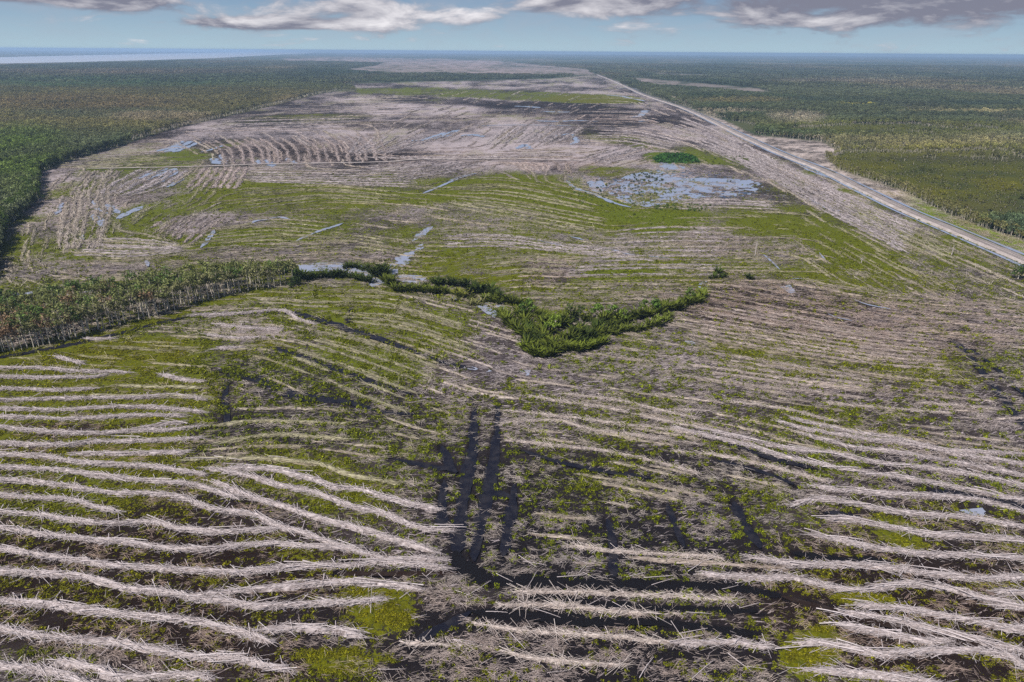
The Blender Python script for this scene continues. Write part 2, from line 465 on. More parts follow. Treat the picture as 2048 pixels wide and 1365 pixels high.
def cover_at(x, y):
    """land cover for ground points in metres -> dict of arrays"""
    d = np.hypot(x, y)
    wa = 0.010 * d + 1.2
    wx = (fbm(x, y, 60.0, 5, 3) - .5) * 2.2 * wa + (fbm(x, y, 9.0, 6, 3) - .5) * 1.6 * np.minimum(wa, 3.0)
    wy = (fbm(x, y, 60.0, 15, 3) - .5) * 5.0 * wa + (fbm(x, y, 9.0, 16, 3) - .5) * 2.0 * np.minimum(wa, 3.0)
    u, v = proj(x + wx, np.maximum(y + wy, 20.0))
    u0, v0 = proj(x, y)
    n = x.shape
    C = {k: np.zeros(n) for k in 'GSWYBK'}
    C['G'] += .32
    C['S'] += .42
    C['Y'] += .35
    C['B'] += .25
    for (cu, cv, ru, rv, ang, cov, st) in PATCH:
        R = max(ru, rv) * 1.7
        m = (np.abs(u - cu) < R) & (np.abs(v - cv) < R)
        if not m.any():
            continue
        a = math.radians(ang)
        du, dv = u[m] - cu, v[m] - cv
        r = np.hypot((du * math.cos(a) + dv * math.sin(a)) / ru, (-du * math.sin(a) + dv * math.cos(a)) / rv)
        w = st * (1 - sstep(r, .62, 1.35))
        for k in 'GSWYBK':
            if k in cov or k in 'GSWK':
                C[k][m] = C[k][m] * (1 - w) + cov.get(k, 0.0) * w
    for poly, cov, fe in BANDS:
        w = sstep(poly_sd(u0 + (u - u0) * .4, v0 + (v - v0) * .4, poly), -fe, fe)
        for k in 'GSWYBK':
            C[k] = C[k] * (1 - w) + cov.get(k, 0.0) * w
    big = fbm(x, y, 26.0, 40, 4) - .5
    mid = fbm(x, y, 7.0, 44, 3) - .5
    C['G'] = np.clip(C['G'] + (big * .75 + mid * .5) * np.clip(C['G'] * 2, 0, 1) * np.clip((1.25 - C['G']) * 2, 0, 1), 0, 1.3)
    C['S'] = np.clip(C['S'] - big * .35 + mid * .3, 0, 1.0)
    far = sstep(d, 380, 700)
    vb = fbm(x, y * .6, 130.0, 140, 4, .6) - .5
    vc = fbm(x, y * .7, 45.0, 146, 4, .6) - .5
    C['S'] = np.clip(C['S'] + far * (vb * 1.5 + vc * .9), 0, 1.0)
    C['K'] = np.clip(C['K'] + far * sstep(-vb - vc * .6, .05, .26) * .55, 0, 1)
    C['G'] = np.clip(C['G'] + far * sstep(vc + vb * .3, .02, .22) * .28, 0, 1.3)
    C['B'] = np.clip(C['B'] + mid * .5 + far * vc * .9, 0, 1)
    midf = sstep(v0, 330, 380) * (1 - sstep(v0, 560, 640))
    C['G'] = np.clip(C['G'] * (1 + .28 * midf) + .05 * midf, 0, 1.3)
    C['Y'] = C['Y'] + .12 * midf
    nearf = sstep(v0, 740, 800)
    C['G'] *= 1 - .30 * nearf * (1 - sstep(C['Y'], .62, .8))
    # far land colour
    L = np.zeros(n + (3,))
    nz = fbm(x, y * .35, 420.0, 60, 5, .6)
    nz2 = fbm(x, y, 70.0, 66, 4, .6)
    L[:] = np.array((.055, .065, .034))
    L += (np.array((.15, .12, .08)) - L) * (sstep(nz, .50, .68) * .6)[..., None]
    L += (np.array((.028, .045, .024)) - L) * (sstep(nz, .46, .30) * .8)[..., None]
    ul, vl = u0 + (u - u0) * .6, v0 + (v - v0) * .6
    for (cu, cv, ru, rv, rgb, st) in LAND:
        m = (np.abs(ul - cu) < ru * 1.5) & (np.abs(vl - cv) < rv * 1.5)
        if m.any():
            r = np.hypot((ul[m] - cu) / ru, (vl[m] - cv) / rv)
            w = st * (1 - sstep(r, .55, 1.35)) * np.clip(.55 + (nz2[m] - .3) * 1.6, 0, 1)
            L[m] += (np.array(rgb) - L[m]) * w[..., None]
    for poly in CLEARINGS:
        w = sstep(poly_sd(u0 + (u - u0) * .25, v0 + (v - v0) * .12, poly), -.8, .8) * np.clip(.6 + (nz - .3) * 1.5, 0, 1) * (.30 + .70 * sstep(nz2, .36, .52))
        L += (np.array((.235, .185, .175)) - L) * w[..., None]
    w = sstep(poly_sd(u0 + (u - u0) * .3, v0 + (v - v0) * .3, RIGHT_STRIP), -2.5, 2.5)
    wg = w * sstep(u0, 1790, 1860) * sstep(nz2, .30, .42)
    L += (np.array((.23, .19, .17)) * (.35 + 1.3 * sstep(fbm(x, y, 16.0, 190, 4, .65), .36, .62))[..., None] - L) * w[..., None]
    L += (np.array((.115, .145, .014)) * (.5 + nz2[..., None]) - L) * wg[..., None]
    L *= (.70 + .6 * nz2)[..., None]
    C['L'] = L
    C['F'] = sstep(poly_sd(u0 + (u - u0) * .15, v0 + (v - v0) * .15, FIELD), -1.5, 1.5)
    C['u'], C['v'] = u0, v0
    return C


# tracks of the machines
RUTS = [
    (ZC((580, 60), (578, 200), (562, 350), (535, 500), (512, 650), (500, 770)), [.9, 2.6, 3.0, 3.0, 3.2], 'wet_mud'),
    (ZC((690, 60), (675, 300), (652, 430), (625, 550), (610, 650), (580, 800)), [.8, 2.0, 3.0, 2.6, 2.4], 'wet_mud'),
    (ZC((765, 440), (745, 600), (710, 780)), [1.5, 2.8, 2.2], 'wet_mud'), (ZC((430, 260), (470, 350), (500, 385)), [2.2, 2.6], 'wet_mud'), (ZC((440, 420), (432, 520), (430, 640)), [1.8, 2.4], 'wet_mud'),
    (ZC((200, 320), (320, 345), (470, 370)), [1.4, 2.2], 'wet_mud'), (ZC((600, 500), (690, 480), (760, 500)), [2.2, 2.4], 'wet_mud'),
    (ZC((640, 890), (850, 890), (1150, 915), (1400, 910), (1633, 915), (1810, 925), (2020, 965)), [2.5, 3.0, 2.4, 2.0], 'black_mud'),
    (ZR((500, 960), (650, 1000), (800, 1050), (1000, 1100), (1200, 1140), (1400, 1190), (1700, 1270)), [1.5, 1.8, 1.8], 'brown_mud'),
    (ZC((560, 1030), (700, 1040), (900, 1060), (1100, 1085), (1400, 1085), (1633, 1110), (1900, 1140)), [1.8, 2.4, 2.0, 1.6], 'black_mud'),
    (ZC((850, 960), (1000, 970), (1150, 1000), (1400, 1020), (1633, 1022), (1900, 1030)), [1.4, 1.7, 1.5], 'black_mud'), (ZC((560, 1032), (460, 1090), (350, 1150), (300, 1200)), [2.0, 1.6], 'wet_mud'),
    (ZC((490, 750), (520, 815), (590, 860), (660, 892)), [2.2, 4.2, 3.6], 'black_mud'), (ZC((1200, 600), (1220, 720), (1230, 880)), [1.8, 2.0], 'wet_mud'), (ZC((-60, 855), (200, 858), (500, 850)), [1.2, 1.4], 'brown_mud'),
    ([(-60, 725), (0, 714), (150, 688), (250, 664), (330, 643), (400, 629), (480, 627), (560, 623), (640, 640), (700, 660), (800, 692), (880, 722), (950, 738)],
     [2.4, 2.4, 2.0, 2.0, 3.0, 3.4, 2.6, 1.6], 'wet_mud'),
    ([(547, 695), (615, 719), (700, 750), (768, 771), (820, 788)], [2.0, 3.0, 2.2], 'wet_mud'), ([(430, 738), (520, 762), (600, 790), (700, 806), (764, 823), (830, 829)], [1.4, 2.4, 2.4, 1.4], 'wet_mud'),
    ([(560, 790), (620, 800), (690, 800)], [1.5, 2.5], 'wet_mud'), ([(460, 745), (450, 790), (455, 850)], [1.4, 1.8], 'wet_mud'),
    ([(1905, 680), (1936, 709), (1985, 767), (2040, 840), (2120, 930)], [2.6, 2.2, 2.4], 'wet_mud'), ([(1915, 682), (1980, 727), (2060, 800)], [1.4, 1.8], 'wet_mud'),
    (ZR((280, 520), (340, 640), (400, 740)), [2.4, 2.2], 'wet_mud'), (ZC((1480, 530), (1520, 640), (1560, 740)), [1.4, 1.4], 'wet_mud'),
    (ZC((800, 280), (950, 330), (1150, 375), (1400, 410)), [1.2, 1.6], 'wet_mud'), (ZR((100, 195), (300, 265), (450, 315), (650, 365)), [1.5, 1.9], 'wet_mud'),
    (ZR((200, 330), (400, 380), (560, 440)), [1.4, 1.6], 'wet_mud'), (ZR((1200, 470), (1400, 500), (1700, 560)), [2.4, 3.0], 'wet_mud'),
    (ZR((700, 570), (860, 590)), [1.4, 1.6], 'wet_mud'), ([(700, 605), (702, 625), (696, 645)], [1.0, 1.0], 'wet_mud'),
    (ZR((560, 760), (750, 790), (980, 800)), [1.8, 2.2], 'black_mud'),
]
_g = pxline(ROAD_PX, 30.0)
_n2 = normals2(_g)[1]
ROAD_ZONE = np.concatenate([_g + _n2 * 12.5, (_g - _n2 * 12.0)[::-1]])
_rut_pts = None


def rut_mask(g):
    """signed clearance in metres to the nearest wheel rut"""
    global _rut_pts
    if _rut_pts is None:
        P, W = [], []
        for pts, wd, mm in RUTS:
            l = pxline(pts, 1.5)
            wl = np.interp(np.linspace(0, 1, len(l)), np.linspace(0, 1, len(wd)), wd)
            P.append(l)
            W.append(wl * .45)
        P, W = np.concatenate(P), np.concatenate(W)
        import mathutils
        kd = mathutils.kdtree.KDTree(len(P))
        for i, p in enumerate(P):
            kd.insert((p[0], p[1], 0), i)
        kd.balance()
        _rut_pts = (P, W, kd)
    P, W = _rut_pts[:2]
    kd = _rut_pts[2]
    out = np.empty(len(g))
    for i, p in enumerate(g):
        _, j, dd = kd.find((p[0], p[1], 0))
        out[i] = dd - W[j]
    return out


# ------------------------------------------------------------------ ground
def make_ground_material():
    m, t, bs = mat('ground_cover')
    P = t.n('ShaderNodeTexCoord').outputs['Object']
    land = t.n('ShaderNodeAttribute', attribute_name='land')
    cov = t.n('ShaderNodeSeparateColor', ins={0: t.n('ShaderNodeAttribute', attribute_name='cov').outputs['Color']})
    ton = t.n('ShaderNodeSeparateColor', ins={0: t.n('ShaderNodeAttribute', attribute_name='tone').outputs['Color']})
    G, S, W = cov.outputs
    Y, B, K = ton.outputs
    field = land.outputs['Alpha']
    n_big = t.noise(P, 0.16, 6.0, 0.66)
    n_mid = t.noise(P, 0.75, 5.0, 0.68, 0.4)
    n_fin = t.noise(P, 2.6, 4.0, 0.7)
    warp = t.noise(P, 0.05, 3.0, 0.6)
    rot = t.n('ShaderNodeVectorRotate', rotation_type='Z_AXIS', ins={'Vector': P, 'Angle': 0.06}).outputs[0]
    st1 = t.noise(t.vscale(rot, (0.16, 1.25, 1)), 1.0, 5.0, 0.68, 0.9)
    st2 = t.noise(t.vscale(t.n('ShaderNodeVectorRotate', rotation_type='Z_AXIS', ins={'Vector': P, 'Angle': -0.55}).outputs[0], (0.22, 1.7, 1)), 1.0, 4.0, 0.65, 0.7)

    def thr(n, c, soft):
        # covers about the share c of the ground
        return t.math('ADD', t.math('DIVIDE', t.math('SUBTRACT', t.math('ADD', n, c), 1.0), soft), 0.5, clamp=True)
    u_big = t.mr(t.math('ADD', t.math('MULTIPLY', n_big, 0.55), t.math('MULTIPLY', n_mid, 0.45)), 0.34, 0.66)
    u_st = t.mr(t.math('MAXIMUM', st1, st2), 0.40, 0.70)
    u_mid = t.mr(t.math('ADD', t.math('MULTIPLY', n_mid, 0.6), t.math('MULTIPLY', n_fin, 0.4)), 0.34, 0.66)
    soil = t.mix(B, (0.060, 0.047, 0.047), (0.019, 0.0095, 0.006))
    soil = t.mix(t.math('MULTIPLY', K, 0.85), soil, (0.0065, 0.006, 0.009))
    soil = t.mix(t.mr(n_fin, 0.3, 0.75, 0.55, 0.0), soil, (0.010, 0.008, 0.007))
    straw = t.mix(t.mr(n_fin, 0.35, 0.7), (0.22, 0.18, 0.175), (0.50, 0.435, 0.445))
    straw = t.mix(t.math('MULTIPLY', B, 0.45), straw, (0.30, 0.215, 0.17))
    green = t.mix(Y, (0.105, 0.145, 0.007), (0.130, 0.118, 0.002))
    green = t.mix(t.mr(n_mid, 0.35, 0.68, 0.85, 0.0), green, (0.030, 0.038, 0.008))
    green = t.mix(t.mr(n_fin, 0.52, 0.75, 0.0, 0.5), green, (0.22, 0.23, 0.03))
    c = t.mix(thr(u_st, t.math('MULTIPLY', S, 0.82), 0.20), soil, straw)
    gm = thr(u_mid, t.math('MULTIPLY', t.math('MULTIPLY', G, t.math('SUBTRACT', 1.0, t.math('MULTIPLY', K, 0.45))), t.mr(u_big, 0.0, 0.6, 0.75, 1.2)), 0.20)
    c = t.mix(gm, c, green)
    wm = thr(t.mr(n_big, 0.3, 0.7), W, 0.06)
    c = t.mix(wm, c, (0.018, 0.020, 0.026))
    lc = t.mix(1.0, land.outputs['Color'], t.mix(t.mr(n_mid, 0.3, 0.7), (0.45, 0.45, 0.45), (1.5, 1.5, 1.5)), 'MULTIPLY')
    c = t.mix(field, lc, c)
    t.link(c, bs.inputs['Base Color'])
    rough = t.math('SUBTRACT', 0.95, t.math('MULTIPLY', t.math('MULTIPLY', wm, field), 0.85))
    rough2 = t.math('SUBTRACT', rough, t.math('MULTIPLY', t.math('MULTIPLY', K, field), 0.25), clamp=True)
    t.link(rough2, bs.inputs['Roughness'])
    bs.inputs['Specular IOR Level'].default_value = 0.03
    t.link(t.math('ADD', 0.02, t.math('MULTIPLY', t.math('MULTIPLY', wm, field), 0.48)), bs.inputs['Specular IOR Level'])
    hgt = t.math('ADD', t.math('MULTIPLY', n_mid, 0.7), t.math('MULTIPLY', n_fin, 0.35))
    hgt = t.math('MULTIPLY', hgt, t.math('SUBTRACT', 1.0, wm))
    bump = t.n('ShaderNodeBump', ins={'Strength': 0.8, 'Distance': 0.55, 'Height': hgt})
    t.link(bump.outputs[0], bs.inputs['Normal'])
    return m


def ground_z(x, y):
    d = np.hypot(x, y)
    z = (fbm(x, y, 14.0, 80, 3) - .5) * .5 + (fbm(x, y, 2.6, 83, 2) - .5) * .28
    return z * (1 - sstep(d, 900, 1700)) - .12


def build_ground():
    # rows get sparser with distance, columns with the angle: a fan of quads out to 30 km
    vv = np.concatenate([np.linspace(1700, 1400, 60), np.linspace(1398, 160, 690), np.linspace(158.5, 110, 60)])
    ys = unproj(np.full(vv.shape, 1024.0), vv)[:, 1]
    ys = np.concatenate([ys, [26000, 36000]])
    k = np.concatenate([np.linspace(-1.7, -1.06, 20)[:-1], np.linspace(-1.06, 1.06, 620), np.linspace(1.06, 1.7, 20)[1:]])
    half = 0.76 * (ys * cp + H * sp)
    X = half[:, None] * k[None, :]
    Yv = np.repeat(ys[:, None], len(k), 1)
    x, y = X.ravel(), Yv.ravel()
    C = cover_at(x, y)
    z = ground_z(x, y)
    near = np.where((y < 330) & (np.abs(C['u'] - 1024) < 1200) & (C['v'] > 600))[0]
    cl = rut_mask(np.stack([x[near], y[near]], -1))
    jit = (fbm(x[near], y[near], 2.2, 171, 3) - .5) * 3.2
    w = 1 - sstep(cl + jit, -.2, 2.0)
    C['K'][near] = np.maximum(C['K'][near], w)
    C['G'][near] *= 1 - w * .95
    C['S'][near] *= 1 - w * .8
    z[near] -= (1 - sstep(cl + jit * .35, -.7, 1.0)) * .5
    nr, nc = X.shape
    idx = np.arange(nr * nc).reshape(nr, nc)
    q = np.stack([idx[:-1, :-1], idx[:-1, 1:], idx[1:, 1:], idx[1:, :-1]], -1).reshape(-1, 4)
    me = new_mesh('ground', np.stack([x, y, z], -1), quads=q, mat=make_ground_material(), smooth=True, attrs={
        'land': np.concatenate([C['L'], C['F'][:, None]], 1),
        'cov': np.stack([C['G'], C['S'], C['W']], -1), 'tone': np.stack([np.clip(C['Y'], -1, 1), C['B'], C['K']], -1)})
    put('ground', me, kind='structure', label='cleared swamp land and far forest floor out to the horizon')


build_ground()


# ------------------------------------------------------------------ water, tracks, road
def water_mat(name, col, rough, bump=0.02, mud=0.0):
    m, t, bs = mat(name)
    P = t.n('ShaderNodeTexCoord').outputs['Object']
    n = t.noise(P, 0.5, 4.0, 0.6)
    dirty = t.mix(t.mr(t.noise(P, 0.33, 5.0, 0.65), 0.45, 0.62), col, (0.11, 0.095, 0.085))
    c = t.mix(mud, col, dirty)
    t.link(c, bs.inputs['Base Color'])
    bs.inputs['Roughness'].default_value = rough
    bs.inputs['IOR'].default_value = 1.333
    if 'mud' in name:
        bs.inputs['Specular IOR Level'].default_value = 0.25
    b = t.n('ShaderNodeBump', ins={'Strength': bump, 'Distance': 0.2, 'Height': n})
    t.link(b.outputs[0], bs.inputs['Normal'])
    return m


M_WATER = water_mat('flood_water', (0.24, 0.255, 0.315), 0.12, 0.05)
M_RIVER = water_mat('river_water', (0.42, 0.43, 0.46), 0.35, 0.0)
M_RUT = water_mat('wet_mud', (0.008, 0.008, 0.014), 0.5, 0.6, 0.12)
M_BROWNRUT = water_mat('brown_mud', (0.018, 0.010, 0.007), 0.6, 0.5, 0.1)
M_BLACK = water_mat('black_mud', (0.006, 0.005, 0.006), 0.6, 0.5, 0.0)


def ribbon(name, px, width, z, material, jag=.35, step=2.0, seed=0, taper=True, kind='structure', label=None, cat=None, wscale=None):
    g = pxline(px, step)
    t, nrm = normals2(g)
    s = np.arange(len(g)) * step
    w = np.interp(np.linspace(0, 1, len(g)), np.linspace(0, 1, len(width)), width) if isinstance(width, (list, tuple)) else np.full(len(g), float(width))
    if taper:
        e = np.minimum(np.arange(len(g)), np.arange(len(g))[::-1]) / 4.0
        w = w * np.clip(.25 + e, 0, 1)
    a = w * .5 * (1 + jag * 2 * (fbm(s, s * 0 + seed, 7.0, seed, 3) - .5) * 2)
    b = w * .5 * (1 + jag * 2 * (fbm(s, s * 0 + seed + 50, 7.0, seed + 9, 3) - .5) * 2)
    off = (fbm(s, s * 0 + seed + 90, 25.0, seed + 3, 2) - .5) * w * .5 * (1 if jag > .1 else 0)
    cols = []
    for f in (-1, -.45, 0, .45, 1):
        r = np.where(f < 0, -f * -a, f * b) + off
        cols.append(np.concatenate([g + nrm * r[:, None], np.full((len(g), 1), z)], 1))
    V = np.stack(cols, 1).reshape(-1, 3)
    n = len(g)
    i = np.arange(n * 5).reshape(n, 5)
    q = np.stack([i[:-1, :-1], i[:-1, 1:], i[1:, 1:], i[1:, :-1]], -1).reshape(-1, 4)
    me = new_mesh(name, V, quads=q, mat=material, smooth=True)
    return put(name, me, kind=kind, label=label, cat=cat)


def water_poly(name, px, z, material, label, jag=1.5, seed=0):
    P = np.asarray(px, float)
    Q = np.vstack([P, P[:1]])
    pts = []
    for a, b in zip(Q[:-1], Q[1:]):
        n = max(2, int(np.hypot(*(b - a)) / 2.0))
        for s in np.linspace(0, 1, n, endpoint=False):
            pts.append(a + (b - a) * s)
    pts = np.array(pts)
    k = np.arange(len(pts)) * 1.0
    pts[:, 0] += (fbm(k, k * 0 + seed, 5.0, seed, 3) - .5) * jag * 5
    pts[:, 1] += (fbm(k, k * 0 + seed + 7, 5.0, seed + 4, 3) - .5) * jag * 1.6
    g = unproj(pts[:, 0], pts[:, 1])
    me = bpy.data.meshes.new(name)
    me.from_pydata([(a, b, z) for a, b in g], [], [tuple(range(len(g)))])
    me.materials.append(material)
    return put(name, me, kind='structure', label=label)


WZ = 0.20
river = water_poly('river', [(-700, 125), (0, 115), (200, 110.5), (400, 106.5), (560, 103), (690, 101.2), (670, 103.5), (600, 108), (540, 111), (430, 117),
                             (300, 121), (150, 125), (0, 128), (-700, 146)], 1.5, M_RIVER, 'wide pale river in front of the far shore', .3, 3)
water_poly('river', [(700, 100.6), (1000, 103.2), (1250, 106.0), (1250, 107.4), (1000, 105.0), (700, 101.8)], 1.5, M_RIVER, 'thin far reach of the river below the horizon', .1, 5)
# the flooded pond, in pieces that the dry land breaks up
PZ = -.10
water_poly('flood_pond', M2((1480, 610), (1560, 560), (1640, 520), (1800, 500), (1900, 520), (1960, 560), (2048, 600), (2048, 660), (1900, 690), (1740, 712), (1620, 705), (1540, 650)), PZ, M_WATER,
           'wide flooded pond dotted with shrubs', 1.6, 1)
water_poly('flood_pond', M2((1790, 460), (1900, 440), (1980, 455), (1960, 490), (1850, 500)), PZ, M_WATER, 'small bay of water below the dark green reed patch', 1.4, 2)
water_poly('flood_pond', M3((-40, 700), (150, 690), (300, 695), (480, 705), (520, 745), (430, 800), (200, 800), (60, 815), (-60, 800)), PZ - .01, M_WATER, 'right arm of the flooded pond beside bare rows', 1.8, 3)
water_poly('flood_pond', M2((1380, 570), (1460, 545), (1500, 600), (1470, 640), (1420, 620)), PZ, M_WATER, 'left nook of the flooded pond', 1.4, 4)
water_poly('channel_water', [(596, 531), (640, 526), (690, 527), (730, 532), (742, 548), (770, 566), (745, 576), (728, 556), (690, 545), (640, 543), (600, 545)], WZ, M_WATER,
           'open channel water between the palms and the tree belt', 1.0, 11)
ribbon('channel_water', [(778, 566), (785, 545), (800, 528), (818, 512), (838, 494), (850, 484)], [5, 9, 10, 9, 5, 2], -.02, M_WATER, .7, 2.0, 12, label='water reach with reeds running up from the channel bend')
ribbon('channel_water', [(822, 486), (835, 474), (845, 466), (868, 452)], [2, 6, 4, 2], -.02, M_WATER, .7, 2.0, 13, label='upper end of the water reach')
water_poly('channel_water', Z(720, 500, .1953, [(390, 260), (520, 255), (680, 270), (690, 340), (560, 340), (400, 320)]), -.04, M_WATER, 'water pocket behind the row of palms', 1.3, 14)
water_poly('channel_water', Z(720, 500, .1953, [(1180, 480), (1300, 520), (1450, 540), (1520, 590), (1420, 620), (1380, 700), (1250, 620), (1180, 560)]), -.04, M_WATER, 'water pocket left of the big palm clump', 1.3, 15)
water_poly('channel_water', Z(720, 500, .1953, [(930, 440), (985, 440), (985, 520), (940, 520)]), -.04, M_WATER, 'small water gap below the yellow palms', 1.3, 16)
water_poly('channel_water', Z(1080, 500, .1953, [(1630, 340), (1710, 310), (1720, 370), (1660, 400), (1620, 380)]), -.04, M_WATER, 'water pool at the right end of the palm line', 1.3, 17)
water_poly('channel_water', [(165, 572), (183, 566), (186, 580), (170, 582)], -.04, M_WATER, 'water gap between dark bushes on the left', 1.3, 18)
water_poly('channel_water', [(20, 588), (60, 584), (135, 578), (180, 570), (190, 583), (120, 592), (40, 600)], -.04, M_WATER, 'dark channel behind the left tree belt', 1.3, 19)
water_poly('puddle', Z(1080, 500, .1953, [(1430, 940), (1550, 930), (1600, 965), (1540, 990), (1450, 985)]), -.04, M_WATER, 'dark blue puddle right of the palm clump', 1.3, 20)
water_poly('puddle', [(1560, 574), (1580, 570), (1592, 584), (1580, 588), (1568, 580)], -.04, M_WATER, 'puddle in the brown rows right of the palms', 1.3, 21)
water_poly('puddle', [(925, 735), (960, 730), (985, 742), (950, 750)], -.04, M_WATER, 'dim puddle on the bare mud above the ruts', 1.3, 22)
water_poly('puddle', [(1030, 742), (1060, 740), (1058, 750), (1035, 752)], -.04, M_WATER, 'dim puddle right of the rut heads', 1.3, 23)
water_poly('puddle', ZR((1330, 560), (1440, 550), (1470, 580), (1400, 590)), -.04, M_WATER, 'small puddle between bare rows at the right edge', 1.3, 24)
# pools between the rows of the far left field
_s = 30
for pts, wd in (
        (M1((745, 390), (830, 365), (890, 330)), 9), (M1((790, 395), (880, 360), (945, 330)), 9), (M1((840, 395), (920, 365), (990, 335)), 8),
        (M1((640, 550), (700, 525), (800, 490)), 8), (M1((680, 560), (760, 525), (850, 490)), 9), (M1((740, 575), (800, 540), (860, 505)), 7), (M1((800, 600), (860, 570), (900, 550)), 5),
        (M1((1070, 430), (1090, 450), (1115, 465)), 10), (M1((1115, 410), (1130, 440), (1145, 465)), 6), (M1((1000, 395), (1060, 380), (1130, 355)), 5), (M1((1380, 440), (1410, 460), (1420, 480)), 8),
        (M1((1330, 440), (1340, 455), (1345, 465)), 5), (M1((1500, 430), (1530, 450), (1560, 460)), 6),
        (M1((515, 785), (580, 750), (660, 712)), 7), (M1((370, 680), (400, 730), (490, 760)), 4), (M1((450, 700), (490, 735), (530, 755)), 6), (M1((370, 760), (410, 800), (425, 830)), 7),
        (M1((1555, 915), (1680, 865), (1835, 810)), 3.2), (M1((1000, 955), (1030, 920), (1080, 850)), 3.0), (M1((150, 760), (180, 710), (190, 690)), 4),
        (M1((290, 860), (300, 890), (300, 930)), 3), (M1((680, 1030), (690, 1050), (690, 1065)), 4), (M1((1300, 810), (1330, 795), (1400, 790)), 4), (M1((1400, 785), (1460, 775), (1530, 790)), 3),
        (M2((360, 330), (480, 315), (640, 265)), 13), (M2((440, 320), (560, 300), (600, 295)), 12), (M2((650, 300), (720, 292), (780, 305)), 12), (M2((430, 320), (500, 300), (560, 280)), 8),
        (M2((980, 375), (1020, 350), (1060, 380)), 8), (M2((1200, 300), (1290, 290), (1330, 330), (1290, 350)), 7),
        (M2((1080, 210), (1200, 215), (1340, 210), (1450, 215)), 12), (M2((960, 125), (1040, 128), (1110, 135)), 18), (M2((1120, 155), (1200, 160), (1290, 160)), 16),
        (M2((1640, 190), (1700, 180), (1730, 150)), 14), (M2((1690, 215), (1740, 210)), 14), (M2((1500, 60), (1600, 70), (1720, 95)), 16), (M2((1560, 20), (1640, 20), (1700, 30)), 18),
        (M2((750, 240), (1000, 236), (1300, 240)), 5), (M2((290, 162), (340, 160)), 12),
        (M2((1420, 955), (1540, 970), (1650, 995), (1860, 1015)), [2.6, 2.2, 1.4]), (M2((1260, 560), (1330, 610), (1440, 645), (1540, 690), (1650, 720)), [5, 5, 3]),
        (M2((420, 640), (560, 580), (680, 530), (740, 520)), [2, 5, 7]), (M2((1040, 895), (1160, 925), (1270, 945)), 1.2), (M2((1290, 890), (1370, 910)), 3),
        (M2((1560, 1025), (1610, 1022)), 3), (M3((780, 800), (900, 870), (1010, 890)), 3), (M3((740, 620), (800, 650), (900, 690)), 5),
        (M3((520, 1140), (570, 1180), (620, 1230)), 1.4), (M3((850, 1130), (890, 1180)), 1.2), (M3((650, 1275), (700, 1283), (760, 1280)), 1.6),
        (Z(1348, 340, .3418, [(900, 845), (950, 865), (1040, 885)]), 1.8), (Z(1348, 340, .3418, [(1370, 855), (1420, 870)]), 2.0), (Z(1348, 340, .3418, [(1050, 760), (1130, 790), (1260, 815), (1340, 832)]), 1.2)):
    _s += 1
    ribbon('standing_water', pts, wd, WZ + .05 + (_s % 7) * .004, M_WATER, .45, 3.0, _s, label='strip of standing water between brush rows', cat=None)

for i, (pts, wd, mm) in enumerate(RUTS):
    mm = {'wet_mud': M_RUT, 'black_mud': M_BLACK, 'brown_mud': M_BROWNRUT}[mm]
    lab = {'wet_mud': 'wet dark wheel rut pressed into the mud', 'black_mud': 'black peaty wheel rut', 'brown_mud': 'brown muddy wheel rut'}[mm.name]
    ribbon('wheel_rut', pts, [w_ * (1.6 if mm.name == 'black_mud' else 1.35) for w_ in wd], -.06 + .004 * (i % 9), mm, .3, 1.0, 200 + i, label=lab)


def road_mat():
    m, t, bs = mat('dirt_road')
    P = t.n('ShaderNodeTexCoord').outputs['Object']
    n1 = t.noise(P, 0.09, 5.0, 0.65)
    n2 = t.noise(P, 1.0, 4.0, 0.7)
    c = t.mix(t.mr(n1, 0.35, 0.65), (0.26, 0.215, 0.19), (0.42, 0.365, 0.335))
    c = t.mix(t.mr(n2, 0.48, 0.7, 0, .65), c, (0.17, 0.13, 0.11))
    t.link(c, bs.inputs['Base Color'])
    bs.inputs['Roughness'].default_value = 0.95
    return m


M_ROAD = road_mat()
RW = 12.5
M_ROADRUT, _t5, _b5 = mat('road_rut')
_b5.inputs['Base Color'].default_value = (.21, .175, .16, 1)
_b5.inputs['Roughness'].default_value = .8


